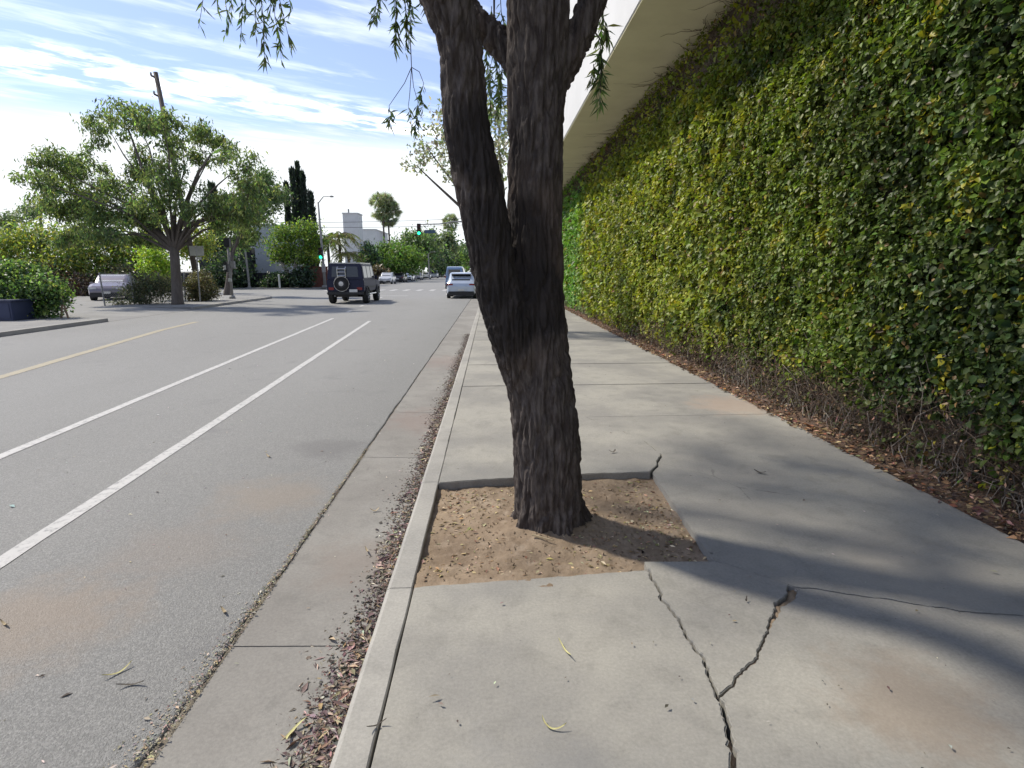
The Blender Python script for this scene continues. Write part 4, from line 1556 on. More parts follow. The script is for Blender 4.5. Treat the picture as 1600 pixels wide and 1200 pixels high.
def limbs(mb, base, top, clumps, r0, fork=0.5, n=9, lean=(0, 0)):
    """trunk from base to top, then curved limbs to the clumps"""
    base, top = Vector(base), Vector(top)
    mid = base.lerp(top, 0.5) + Vector((lean[0], lean[1], 0))
    pts = [base + Vector((0, 0, -0.1)), base + Vector((0, 0, 0.12)), base.lerp(mid, 0.6), mid, top]
    mb.tube(pts, [r0 * 1.35, r0 * 1.08, r0 * 0.95, r0 * 0.88, r0 * 0.8], n)
    for c in clumps:
        e = Vector(c[:3])
        dd = (e - top).length
        m1 = top.lerp(e, 0.35) + Vector((0, 0, dd * 0.10))
        m2 = top.lerp(e, 0.7) + Vector((rng.normal() * dd * 0.04, rng.normal() * dd * 0.04, dd * 0.06))
        rr = r0 * 0.26 * min(1, 0.5 + dd / 8)
        mb.tube([base.lerp(top, 0.9), m1, m2, e], [rr * 1.2, rr * 0.8, rr * 0.5, rr * 0.2], 6, False)


def make_tree(name, label, base, top, clumps, r0, nleaf, L, W, cols, w=None, bark_='bark_grey', cat='tree', group=None, jit=0.25, **kw):
    t = empty(name, tuple(base))
    tag(t, label, cat, group)
    if r0:
        m_ = MB()
        limbs(m_, base, top, clumps, r0)
        o_ = m_.build('trunk', bark_, t, smooth=True)
        o_.location = -Vector(base)
    a = foliage(clumps, nleaf, L, W, **kw)
    keepz = a[0][:, 2] > 0.03
    a = [q[keepz] for q in a]
    o_ = leaves('crown' if r0 else 'foliage', *a, tints(len(a[0]), np.array(cols) * 1.45, w, jit), 'leaf', t, kind='stuff')  # crown tints lifted in place of haze in the air
    o_.location = -Vector(base)
    return t


def pxc(lst, Y, dy=1.2):
    """crown masses given by where they stand in the picture at distance Y"""
    out = []
    for (u, v, ru, rv) in lst:
        y_c = Y + rng.uniform(-dy, dy)
        p_ = at(u, v, y_c)
        out.append((p_[0], y_c, p_[2], ru * Y / 880, (ru + rv) / 2 * Y / 880, rv * Y / 880))
    return out


def ground(u, Y, z=0.0):
    p_ = at(u, 430, Y)
    return (p_[0], Y, z)


GREY_GREEN = [(0.115, 0.15, 0.075), (0.085, 0.125, 0.06), (0.15, 0.18, 0.09), (0.065, 0.10, 0.055)]
YEL_GREEN = [(0.20, 0.23, 0.045), (0.14, 0.185, 0.045), (0.24, 0.24, 0.05), (0.10, 0.14, 0.045)]
MID_GREEN = [(0.085, 0.145, 0.045), (0.06, 0.115, 0.042), (0.125, 0.19, 0.055)]
DARK_GREEN = [(0.025, 0.045, 0.025), (0.035, 0.06, 0.03), (0.02, 0.035, 0.022)]
BRIGHT = [(0.20, 0.30, 0.04), (0.15, 0.25, 0.04), (0.26, 0.33, 0.05)]

cl = pxc([(85, 262, 42, 24), (62, 285, 26, 20), (140, 292, 55, 36), (105, 330, 50, 24), (172, 205, 30, 30), (210, 180, 44, 22), (255, 195, 34, 26), (285, 225, 42, 34), (335, 232, 38, 26), (372, 262, 28, 32), (225, 268, 34, 34), (190, 318, 52, 34), (270, 290, 40, 34), (388, 318, 36, 36), (350, 340, 34, 26), (245, 335, 40, 26), (170, 360, 46, 22), (400, 350, 30, 26), (105, 372, 30, 14), (225, 372, 30, 18), (140, 250, 30, 22), (85, 312, 34, 22), (150, 335, 40, 22), (372, 295, 30, 24), (300, 320, 28, 20), (410, 300, 22, 24)], 28.8, 2.2)
bb = (-15.45, 28.7, 0.0)
t = empty('pepper_tree', bb)
tag(t, 'big airy grey green tree with stout trunk across the street', 'tree')
m = MB()
top = Vector(at(272, 385, 28.7))
limbs(m, bb, top, cl, 0.25, n=12)
m.tube([top, Vector(at(290, 320, 28.7)), Vector(at(310, 270, 28.5)), Vector(at(330, 240, 28.5))], [.18, .11, .07, .03], 8)
m.tube([top, Vector(at(250, 330, 28.7)), Vector(at(225, 270, 28.5)), Vector(at(200, 200, 28.5))], [.18, .11, .07, .03], 8)
m.tube([top, Vector(at(235, 355, 28.7)), Vector(at(180, 320, 28.5)), Vector(at(130, 300, 28.5))], [.18, .11, .07, .03], 8)
m.tube([top, Vector(at(300, 350, 28.7)), Vector(at(345, 335, 28.5)), Vector(at(375, 340, 28.5))], [.22, .12, .08, .04], 8)
o = m.build('trunk', 'bark_grey', t, smooth=True)
o.location = -Vector(bb)
a = foliage(cl, 37000, 0.19, 0.06, sub=11, spread=0.18, droop=0.9, shell=0.4)
o = leaves('crown', *a, tints(len(a[0]), 1.3 * np.array(GREY_GREEN + [(0.22, 0.29, 0.10)]), (3, 3, 3, 1.5, 3)), 'leaf_thin', t, kind='stuff')
o.location = -Vector(bb)

make_tree('street_tree_far', 'pale topped loose tree behind the two square signs', ground(352, 40), at(362, 395, 40), pxc([(415, 285, 18, 22), (432, 305, 18, 16), (405, 322, 28, 22), (370, 365, 22, 22), (360, 330, 22, 22)], 40, 1.5), 0.2, 9000, 0.2, 0.08, GREY_GREEN + MID_GREEN, sub=9, spread=0.32, droop=0.7)
# yellow-green tree with the pale forked trunk
tb = (-21.2, 58.6, 0.0)
cl = pxc([(440, 378, 26, 20), (468, 362, 26, 18), (486, 384, 20, 22), (456, 395, 28, 14), (432, 398, 14, 10), (475, 402, 20, 12)], 58.6, 0.8)
t = empty('forked_tree', tb)
tag(t, 'round yellow green tree with pale forked trunk before brick wall', 'tree')
m = MB()
p0 = Vector(at(455, 440, 58.6))
m.tube([(p0.x, p0.y, -0.1), (p0.x, p0.y, 0.6), p0], [.3, .26, .26], 9)
m.tube([p0, Vector(at(443, 415, 58.6)), Vector(at(432, 398, 58.6))], [.2, .16, .1], 8)
m.tube([p0, Vector(at(459, 425, 58.6)), Vector(at(463, 405, 58.6)), Vector(at(475, 380, 58.6))], [.2, .17, .14, .06], 8)
o = m.build('trunk', 'bark_pale', t, smooth=True)
o.location = -Vector(tb)
a = foliage(cl, 9000, 0.24, 0.12, sub=8, spread=0.33, droop=0.2, up=0.6)
o = leaves('crown', *a, tints(len(a[0]), BRIGHT + MID_GREEN, (3, 2, 2, 2, 2, 1)), 'leaf', t, kind='stuff')
o.location = -Vector(tb)

# tall shrubs behind the lot
SH = [(15, 392, 34, 30, 'olive tall shrub furthest left behind the navy box'), (68, 388, 34, 28, 'yellow green tall shrub behind the lot, second from left'), (122, 386, 36, 30, 'broad yellow green shrub above the parked mauve car'), (178, 392, 34, 32, 'olive green shrub behind chain link fence posts'), (228, 388, 30, 32, 'grey green shrub just left of the big trunk')]
for i, (u, v, ru, rv, lb) in enumerate(SH):
    make_tree('tall_shrub', lb, ground(u, 42), at(u, v + 20, 42), pxc([(u, v, ru, rv), (u - 14, v + 30, ru * .8, rv * .8), (u + 14, v + 28, ru * .8, rv * .8), (u + 6, v - 12, ru * .6, rv * .5)], 42, 0.8), 0.14, 5200, 0.22, 0.11, YEL_GREEN + MID_GREEN[:1], cat='shrub', group='shrubs behind the lot', sub=8, spread=0.4, up=0.5)
for (u, v, ru, rv, Y, cols, lb) in [
    (242, 408, 18, 24, 33, BRIGHT, 'bright yellow green bush touching the big trunk on its left'),
    (300, 375, 26, 22, 46, YEL_GREEN, 'yellow leaved bush right behind the big tree fork'),
    (130, 448, 26, 18, 39, [(0.06, 0.04, 0.04), (0.05, 0.05, 0.035), (0.08, 0.05, 0.045)], 'purple brown shrub behind the parked mauve car'),
    (90, 440, 26, 20, 40, [(0.06, 0.045, 0.04), (0.05, 0.055, 0.035)], 'brownish shrub right of the clipped corner bush'),
    (185, 438, 28, 18, 40, [(0.05, 0.045, 0.04), (0.045, 0.06, 0.035)], 'dull brown shrub between the parked car and fence'),
    (350, 425, 26, 24, 58, DARK_GREEN, 'dark shrub mass behind the pedestrian signal pole'),
    (378, 415, 22, 30, 60, DARK_GREEN, 'dark upright shrub left of the grey tower wall'),
    (470, 432, 16, 12, 58, DARK_GREEN, 'low dark shrub at the forked tree foot'),
    (430, 438, 18, 10, 58.5, DARK_GREEN, 'low dark hedge bush below the grey wall')]:
    make_tree('bush', lb, ground(u, Y), None, pxc([(u, v, ru, rv), (u - ru * .4, v + rv * .5, ru * .7, rv * .6), (u + ru * .4, v + rv * .5, ru * .7, rv * .6)], Y, 0.3), 0, 3200, 0.18 * Y / 40, 0.10 * Y / 40, cols, cat='bush', sub=9, spread=0.4, up=0.5)

# clipped bush over the navy box
make_tree('corner_bush', 'dense clipped bush with pale green tips over the navy box', (-16.3, 20.6, 0), None,
          [(-18.2, 20.9, 1.25, 1.3, .8, .7), (-16.9, 20.8, 1.2, 1.0, .8, .72), (-15.9, 20.7, 1.05, .72, .7, .6), (-15.35, 20.6, .75, .42, .5, .5), (-15.7, 20.5, .35, .55, .5, .35), (-16.6, 20.9, 1.75, .8, .6, .25)], 0, 15000, 0.11, 0.065, MID_GREEN + DARK_GREEN + [(0.22, 0.32, 0.08)], (3, 3, 3, 1.2, 1.5, 1, 2.4), cat='bush', sub=14, spread=0.36, up=0.7)
m = MB()
for dx in (-0.12, 0.12):
    m.tube([(-14.92 + dx, 20.4, -0.03), (-14.98 - dx * .2, 20.5, 0.75)], [0.035, 0.03], 6)
m.tube([(-15.02, 20.45, .32), (-14.83, 20.45, .32)], 0.025, 6)
tag(m.build('wooden_stakes', 'wood_stake'), 'crossed brown wooden stakes leaning under the clipped bush', 'stakes')
bx = empty('navy_planter', (-17, 19.6, 0))
tag(bx, 'dark navy rectangular planter box at the left edge', 'planter')
child(MB().box(-19.5, -15.72, 19.25, 20.15, 0.0, 0.62), 'box', 'navy_metal', bx, bevel=0.02)
child(MB().box(-19.55, -15.68, 19.21, 20.19, 0.62, 0.68), 'rim', 'navy_metal', bx, bevel=0.01)
for q in range(3):
    child(MB().box(-19.4 + q * 1.25, -18.3 + q * 1.25, 19.235, 19.252, 0.08, 0.56), 'panel', 'navy_metal', bx, bevel=0.006)

# round clipped shrub by the signs
make_tree('round_shrub', 'round olive brown clipped shrub beside the square signs', (-15.95, 32.2, 0), None,
          [(-15.95, 32.2, .85, .82, .8, .72), (-16.0, 32.2, .45, .85, .8, .5)], 0, 8000, 0.085, 0.05, [(0.10, 0.10, 0.045), (0.075, 0.075, 0.04), (0.13, 0.105, 0.06), (0.06, 0.06, 0.035)], cat='bush', sub=60, spread=0.16, up=0.7, shell=0.25)

# chain link fence with vines
fc = empty('chain_link_fence', (-17.6, 28, 0))
tag(fc, 'low chain link fence with leaning posts and vines', 'fence')
fa, fb = Vector((-18.25, 27.6, 0)), Vector((-16.6, 31.6, 0))
for k in range(4):
    p = fa.lerp(fb, k / 3)
    child(MB().tube([(p.x, p.y, -.05), (p.x - 0.05 + 0.05 * k, p.y, 1.55)], 0.035, 8), 'post', 'galv', fc)
m = MB()
Lf = (fb - fa).length
dv = (fb - fa).normalized()
for k in range(-12, int(Lf / 0.11)):
    for sg in (1, -1):
        s0 = k * 0.11 if sg > 0 else k * 0.11 + 1.4
        pts_ = []
        a0, a1 = (s0, 0.04), (s0 + sg * 1.4, 1.44)
        t0 = max(0, min(1, (0 - a0[0]) / (a1[0] - a0[0]))), max(0, min(1, (Lf - a0[0]) / (a1[0] - a0[0])))
        ta, tb_ = min(t0), max(t0)
        if tb_ - ta < 0.02:
            continue
        for tt in (ta, tb_):
            pts_.append(fa + dv * (a0[0] + (a1[0] - a0[0]) * tt) + Vector((0, 0, a0[1] + 1.4 * tt)))
        m.tube(pts_, 0.003, 3, False)
child(m, 'wire_mesh', 'galv', fc, kind='stuff')
a = foliage(pxc([(215, 452, 18, 14), (240, 448, 18, 18), (258, 450, 12, 18), (190, 474, 14, 7), (222, 470, 16, 8)], 29, 0.4), 5200, 0.10, 0.05, sub=9, spread=0.42)
a = [q[a[0][:, 2] > 0.02] for q in a]
o = leaves('vines', *a, tints(len(a[0]), [(0.07, 0.09, 0.05), (0.10, 0.10, 0.06), (0.05, 0.065, 0.04), (0.12, 0.13, 0.08)]), 'leaf', fc, kind='stuff')
o.location = -Vector(fc.location)


# cypresses
def cypress(label, u, vtop, Y, w):
    p_ = at(u, vtop, Y)
    H = p_[2]
    t = empty('cypress', (p_[0], Y, 0))
    tag(t, label, 'tree', 'dark cypresses')
    o_ = MB().tube([(0, 0, -.1), (0, 0, H * 0.92)], [w * .14, 0.03], 7).build('trunk', 'bark_grey', t)
    n_ = int(260 * H)
    hh = rng.random(n_) ** 0.8
    rr = w * np.clip(np.minimum(hh * 6, 1) * (1 - hh) ** 0.55, 0.02, 1) * (0.75 + 0.35 * pn(np.stack([hh * 9, hh * 0 + u, hh * 0], 1)))
    an = rng.uniform(0, 2 * math.pi, n_)
    r_ = rr * rng.random(n_) ** 0.35
    Pq = np.stack([r_ * np.cos(an), r_ * np.sin(an), hh * H], 1)
    D = unit(np.stack([np.cos(an) * .35, np.sin(an) * .35, np.ones(n_)], 1) + 0.2 * rng.normal(size=(n_, 3)))
    Nn = np.stack([np.cos(an), np.sin(an), 0 * an], 1) + 0.4 * rng.normal(size=(n_, 3))
    leaves('crown', Pq, D, Nn, 0.6 * rng.lognormal(0, .2, n_), 0.24, tints(n_, [(0.035, 0.055, 0.042), (0.045, 0.07, 0.05), (0.028, 0.045, 0.038)]), 'leaf', t, kind='stuff')


cypress('slim dark cypress, leftmost of the tight cluster above forked tree', 456, 268, 75, 0.42)
cypress('tallest dark cypress in the cluster above the forked tree', 464, 258, 76, 0.45)
cypress('dark cypress right of the tallest in the cluster', 473, 274, 75, 0.45)
cypress('short dark cypress nearest the street lamp pole', 485, 305, 74, 0.7)
cypress('lone dark cypress seen through the big tree crown', 331, 293, 62, 1.1)
cypress('dark cypress beside the loose pale topped tree', 447, 290, 77, 0.6)


# palms
def frond(mb_acc, base, az, length, rise, sag, nl, leafL, leafW, cols_acc):
    ts = np.linspace(0, 1, 9)
    hx = length * ts
    hz = rise * ts - sag * ts ** 2
    pts = np.stack([base[0] + hx * math.cos(az), base[1] + hx * math.sin(az), base[2] + hz], 1)
    mb_acc.tube([tuple(q) for q in pts], list(0.035 * (1 - 0.8 * ts)), 4, False)
    tt = rng.uniform(0.12, 1, nl) * 8
    i = np.clip(tt.astype(int), 0, 7)
    f = (tt - i)[:, None]
    P_ = pts[i] * (1 - f) + pts[i + 1] * f
    side = np.where(rng.random(nl) < .5, 1, -1)[:, None]
    sd = np.array([-math.sin(az), math.cos(az), 0]) * side
    D_ = unit(sd * 0.8 + np.array([math.cos(az), math.sin(az), 0]) * 0.45 + np.array([0, 0, -0.55]) + 0.15 * rng.normal(size=(nl, 3)))
    cols_acc.append((P_, D_, unit(np.array([0, 0, 1.0]) + .3 * rng.normal(size=(nl, 3))), leafL * rng.lognormal(0, .15, nl), np.full(nl, leafW)))


def feather_palm(label, base, H, nf, length, cols):
    t = empty('feather_palm', base)
    tag(t, label, 'palm', 'arching palms')
    MB().tube([(0, 0, -.1), (0.05, 0, H * .5), (0, 0, H)], [.24, .17, .16], 9).build('trunk', 'bark_grey', t, smooth=True)
    mb_, ac = MB(), []
    for k in range(nf):
        frond(mb_, (0, 0, H), 2 * math.pi * k / nf + rng.normal() * .2, length * rng.uniform(.8, 1.1), length * rng.uniform(.35, .95), length * rng.uniform(.9, 1.2), 60, length * .24, 0.06, ac)
    mb_.build('frond_stems', 'twig', t, kind='stuff')
    a_ = [np.concatenate([q[j] for q in ac]) for j in range(5)]
    leaves('fronds', *a_, tints(len(a_[0]), cols), 'leaf', t, kind='stuff')


PALM_C = [(0.17, 0.22, 0.07), (0.12, 0.17, 0.06), (0.22, 0.24, 0.08), (0.24, 0.22, 0.09)]
p = at(515, 430, 70)
feather_palm('arching palm just right of the green signal pole', (p[0], 70, 0), 5.0, 18, 2.6, PALM_C)
p = at(533, 430, 72)
feather_palm('taller arching palm before the white tower block', (p[0], 72, 0), 5.8, 18, 2.7, PALM_C)
p = at(546, 430, 70)
feather_palm('short yellowing palm above the dark square vehicle', (p[0], 70, 0), 3.6, 16, 2.1, PALM_C + [(0.2, 0.17, 0.07)])


def fan_palm(label, base, H, crown, cols, nf=120):
    t = empty('fan_palm', base)
    tag(t, label, 'palm', 'tall fan palms')
    MB().tube([(0, 0, -.1), (0.1, 0, H * .5), (0, 0, H)], [.24, .17, .15], 9).build('trunk', 'bark_grey', t, smooth=True)
    ac = []
    for k in range(nf):
        el = rng.uniform(-1.35, 1.35)
        az = rng.uniform(0, 2 * math.pi)
        d_ = np.array([math.cos(az) * math.cos(el), math.sin(az) * math.cos(el), math.sin(el)])
        ln = crown * rng.uniform(.5, .75) * (0.8 if el < -0.6 else 1)
        c_ = np.array([0, 0, H - (0.5 if el < -.4 else 0)]) + d_ * ln
        nl = 11
        s_ = np.cross(d_, [0, 0, 1])
        s_ = s_ / (np.linalg.norm(s_) + 1e-6)
        ro = rng.uniform(0, math.pi)
        s_ = s_ * math.cos(ro) + np.cross(d_, s_) * math.sin(ro)
        aa = np.linspace(-1.25, 1.25, nl)[:, None]
        D_ = unit(d_ * np.cos(aa) + s_ * np.sin(aa) + np.array([0, 0, -.25]))
        ac.append((np.repeat(c_[None], nl, 0), D_, np.repeat((np.cross(d_, s_))[None], nl, 0) + .2 * rng.normal(size=(nl, 3)), np.full(nl, crown * .46), np.full(nl, crown * .045)))
        ac.append((np.array([[0, 0, H - .2]]), d_[None], np.array([[0., 0, 1]]) + .1, np.array([ln]), np.array([.05])))
    a_ = [np.concatenate([q[j] for q in ac]) for j in range(5)]
    leaves('fronds', *a_, tints(len(a_[0]), cols), 'leaf', t, kind='stuff')


FAN_C = [(0.24, 0.31, 0.19), (0.19, 0.25, 0.15), (0.32, 0.36, 0.24), (0.29, 0.27, 0.20)]
p = at(602, 430, 108)
fan_palm('tall fan palm on the skyline, left one of the pair', (p[0], 108, 0), 13.3, 2.5, FAN_C)
p = at(610, 430, 109)
fan_palm('tall fan palm on the skyline, right one of the pair', (p[0], 109, 0), 12.4, 2.5, FAN_C)
p = at(706, 430, 230)
fan_palm('hazy far palm half hidden by the near trunk', (p[0], 230, 0), 20.5, 3.4, FAN_C)

# trees down the street
for (u, v, ru, rv, Y, cols, n_, lb) in [
    (575, 402, 14, 22, 92, DARK_GREEN + MID_GREEN, 2500, 'dark narrow tree right of the white blocks'),
    (598, 400, 22, 18, 98, MID_GREEN, 4000, 'mid green tree below the pair of fan palms'),
    (625, 402, 26, 22, 95, [(0.10, 0.16, 0.035), (0.08, 0.14, 0.035)], 4500, 'round light green tree above the parked row'),
    (645, 385, 30, 26, 125, MID_GREEN + GREY_GREEN, 5000, 'large mid green tree behind the signal head'),
    (672, 388, 16, 26, 150, DARK_GREEN + GREY_GREEN, 3500, 'dark bluish tree behind the far lamp pole'),
    (690, 405, 16, 18, 170, MID_GREEN + DARK_GREEN, 3000, 'small dark tree near the far end of the parked row'),
    (700, 378, 14, 18, 190, GREY_GREEN, 2500, 'hazy grey green tree beside the near trunk'),
    (716, 400, 16, 20, 240, GREY_GREEN, 2500, 'faint tree closing the street end'),
    (590, 425, 10, 10, 84, [(0.10, 0.07, 0.05), (0.07, 0.06, 0.04)], 1200, 'low russet shrub behind the dark square vehicle'),
    (745, 395, 26, 22, 230, MID_GREEN, 3000, 'far green tree hidden behind the near trunk'),
]:
    g_ = ground(u, Y)
    make_tree('roadside_tree', lb, g_, at(u, v + rv * .5, Y), pxc([(u, v, ru, rv * .8), (u - ru * .45, v + rv * .4, ru * .7, rv * .6), (u + ru * .45, v + rv * .4, ru * .7, rv * .6), (u, v - rv * .45, ru * .6, rv * .5)], Y, 1.5), 0.22, n_, 0.0045 * Y, 0.0026 * Y, cols, group='trees down the street', sub=9, spread=0.38, up=0.5, bark_='bark_grey')
# sparse tree, glare painted into its pale leaves, on the near pavement further on
tb = (0.35, 16.0, -0.02)
cl = pxc([(668, 232, 24, 26), (650, 258, 18, 12), (690, 212, 24, 22), (700, 250, 18, 24), (722, 230, 26, 30), (760, 225, 30, 40), (778, 250, 22, 40), (730, 180, 40, 30), (780, 190, 30, 30)], 16, 1.0)
t = empty('glare_pale_tree', tb)
tag(t, 'sparse tree with leaves painted pale for glare, further along behind the near trunk', 'tree')
m = MB()
m.tube([(tb[0], tb[1], -.15), (tb[0], tb[1], 1.5), (0.2, 16, 2.4)], [.17, .13, .12], 9)
for c in cl:
    e = Vector(c[:3])
    a = Vector((0.2, 16, 2.35))
    m.tube([a, a.lerp(e, .45) + Vector((0.15, 0, -.1)), a.lerp(e, .8), e], [.07, .045, .025, .01], 6, False)
o = m.build('trunk', 'bark_grey', t, smooth=True)
o.location = -Vector(tb)
a = foliage(cl, 2600, 0.11, 0.06, sub=8, spread=0.26, droop=0.4)
o = leaves('crown', *a, tints(len(a[0]), [(0.30, 0.31, 0.25), (0.22, 0.25, 0.17), (0.36, 0.36, 0.31)]), 'leaf', t, kind='stuff')
o.location = -Vector(tb)
slab_pit = MB().box(-0.02, 0.75, 15.55, 16.4, -0.05, 0.012)
structure(slab_pit.build('soil_square', 'soil'), 'small soil square round the sparse tree')

# left edge, far behind
make_tree('thin_far_tree', 'thin sparse tree on the far left skyline', ground(38, 62), at(38, 355, 62), pxc([(34, 325, 18, 12), (48, 335, 14, 12), (25, 345, 14, 12)], 62, 1), 0.12, 1400, 0.25, 0.12, GREY_GREEN, sub=8, spread=.3)
make_tree('thin_far_tree', 'grey far tree at the left edge of the photo', ground(5, 60), at(5, 360, 60), pxc([(4, 345, 18, 12), (12, 360, 18, 14)], 60, 1), 0.12, 1400, 0.25, 0.12, GREY_GREEN, sub=8, spread=.3)

# ------------------------------------------------------------------ buildings and walls across the crossing
gb = empty('grey_tower_wall', (-25, 63, 0))
tag(gb, 'tall blue grey stucco building wall behind the dark garden wall', 'building')
child(MB().box(-25.2, -22.75, 63, 72, 0, 6.4), 'wall', 'stucco_grey', gb)
child(MB().box(-31.5, -25.2, 63.6, 72, 0, 5.2), 'window_wall', 'wall_dark', gb)
child(MB().box(-25.75, -25.3, 63.45, 63.59, 2.6, 4.1), 'window', 'glass_dark', gb)
child(MB().box(-25.8, -25.25, 63.42, 63.58, 4.1, 4.22), 'window_head', 'stucco_white', gb)
child(MB().box(-25.5, -25.3, 63.42, 63.58, 1.5, 2.2), 'notice', 'sign_face', gb)
child(MB().box(-25.3, -22.65, 62.95, 72, 6.4, 6.52), 'coping', 'stucco_grey', gb)
wl = empty('dark_garden_wall', (-23, 60.5, 0))
tag(wl, 'low dark slatted garden wall along the crossing street', 'wall')
child(MB().box(-36, -19.4, 60.4, 60.6, 0, 1.45), 'backing', 'wall_dark', wl)
for k in range(6):
    child(MB().box(-36, -19.4, 60.36, 60.40, 0.08 + k * 0.23, 0.27 + k * 0.23), 'slat', 'wall_dark', wl)
wb_ = empty('white_panel_sign', (-22, 61.6, 0))
tag(wb_, 'blank white twin panel standing left of the forked trunk', 'sign')
child(MB().box(-22.65, -21.75, 61.55, 61.65, 1.75, 3.15), 'panel', 'sign_face', wb_)
child(MB().box(-21.68, -21.05, 61.60, 61.70, 1.75, 3.2), 'panel', 'sign_face', wb_)
for xx in (-22.2, -21.35):
    child(MB().tube([(xx, 61.72, 0), (xx, 61.72, 3.0)], .05, 6), 'post', 'pole_grey', wb_)
bw = empty('brick_wall', (-18, 59.8, 0))
tag(bw, 'dull red brick wall at the signal pole corner', 'wall')
child(MB().box(-19.35, -16.75, 59.7, 59.95, 0, 2.0), 'wall', 'brick_red', bw)
child(MB().box(-19.4, -16.7, 59.66, 59.99, 2.0, 2.1), 'coping', 'brick_red', bw)
w1 = empty('white_block', (-21.5, 92, 0))
tag(w1, 'tall plain white building behind the arching palms', 'building')
child(MB().box(-22.9, -20.55, 92, 95, 0, 10.4), 'wall', 'stucco_white', w1)
child(MB().box(-23.0, -20.45, 91.9, 95.1, 10.4, 10.55), 'coping', 'stucco_white', w1)
child(MB().box(-22.3, -22.1, 93, 93.2, 10.55, 11.2), 'vent', 'galv', w1)
w2 = empty('low_white_block', (-20, 103, 0))
tag(w2, 'lower white building stepping down right of tall block', 'building')
child(MB().box(-23.8, -20.05, 103, 115, 0, 8.75), 'wall', 'stucco_white', w2)
child(MB().box(-23.9, -19.95, 102.9, 115.1, 8.75, 8.9), 'coping', 'stucco_white', w2)
for zz in (3.2, 5.6):
    f_ = child(MB().box(-22.9, -22.0, 102.94, 103.0, zz, zz + 1.1), 'window', 'glass_dark', w2)
    s_ = MB().box(-22.98, -21.92, 102.9, 102.98, zz - 0.08, zz - 0.01).build('sill', 'stucco_white', f_)
    s_.location = (0, 0, 0)


# ------------------------------------------------------------------ poles, signals, signs, wires
def signal_head(t, p, facing=-1, dark='black_plastic'):
    """three lens traffic signal with the green one lit, facing -Y"""
    x_, y_, z_ = p
    h_ = child(MB().box(x_ - .19, x_ + .19, y_ - .12, y_ + .12, z_ - .56, z_ + .56), 'signal_housing', dark, t, bevel=0.02)
    for k, (mt, nm) in enumerate((('signal_off_red', 'red_lens'), ('signal_off_amber', 'amber_lens'), ('signal_green', 'green_lens'))):
        zc = z_ + .36 - k * .36
        l_ = MB().lathe([(.15, -.135), (.13, -.15), (.02, -.16)], 18, 'Y', (x_, y_, zc)).build(nm, mt, h_)
        v_ = MB()
        for q in range(9):
            a0, a1 = math.pi * q / 9, math.pi * (q + 1) / 9
            v_.add([(x_ + .165 * math.cos(a), yy__, zc + .165 * math.sin(a)) for a in (a0, a1) for yy__ in (y_ - .12, y_ - .34)], [(0, 1, 3, 2)])
        v_.build('visor', dark, h_)
    child(MB().tube([(x_ + .19, y_, z_ + .3), (x_ + .32, y_, z_ + .3)], .03, 6), 'bracket', dark, t)


sp = empty('signal_lamp_pole', (-16.25, 57.6, 0))
tag(sp, 'grey street lamp pole with green signal by the brick wall', 'traffic signal')
tp = at(497, 316, 57.6)
bs = Vector((-16.45, 57.6, 0))
child(MB().tube([bs, bs.lerp(Vector(tp), .5), Vector(tp)], [.16, .11, .08], 10), 'pole', 'pole_grey', sp, smooth=True)
child(MB().box(bs.x - .25, bs.x + .25, 57.35, 57.85, 0, .25), 'base', 'pole_grey', sp, bevel=.03)
lt_ = Vector(at(514, 307, 57.2))
child(MB().tube([Vector(tp) - Vector((0, 0, .1)), Vector(tp).lerp(lt_, .5) + Vector((0, 0, .25)), lt_], [.05, .04, .035], 8), 'lamp_arm', 'pole_grey', sp)
child(MB().lathe([(.06, -.08), (.22, -.05), (.2, .03), (.05, .09)], 14, 'Z', (lt_.x + .25, lt_.y, lt_.z)), 'lamp_head', 'pole_grey', sp)
pg = at(501, 396, 57.4)
signal_head(sp, (pg[0] + .05, 57.3, pg[2]))
child(MB().box(bs.x - .14, bs.x + .2, 57.3, 57.46, 1.5, 2.3), 'control_box', 'pole_grey', sp, bevel=.02)

ms = empty('signal_mast', (-1.2, 58.2, 0))
tag(ms, 'signal mast reaching over the crossing with lit green light', 'traffic signal')
base = Vector((0.1, 58.2, 0))
child(MB().tube([base, base + Vector((0, 0, 5.9))], [.17, .13], 10), 'pole', 'pole_grey', ms, smooth=True)
hd = Vector(at(655, 358, 58.2))
arm_end = Vector((hd.x - .2, 58.2, hd.z + .45))
child(MB().tube([base + Vector((0, 0, 5.5)), Vector((-1.6, 58.2, hd.z + .75)), Vector((-3.6, 58.2, hd.z + .72)), Vector((-5.0, 58.2, hd.z + .5)), arm_end], [.10, .085, .07, .06, .05], 8), 'arm', 'pole_grey', ms, smooth=True)
signal_head(ms, (hd.x, 58.0, hd.z - .05))
sn = at(672, 362, 58.2)
child(MB().box(sn[0] - .55, sn[0] + .55, 58.12, 58.16, sn[2] - .16, sn[2] + .16), 'street_name_panel', 'sign_blue', ms, bevel=.01)
for dx in (-.4, .4):
    child(MB().tube([(sn[0] + dx, 58.15, sn[2] + .15), (sn[0] + dx, 58.2, hd.z + .6)], .015, 5), 'hanger', 'pole_grey', ms)

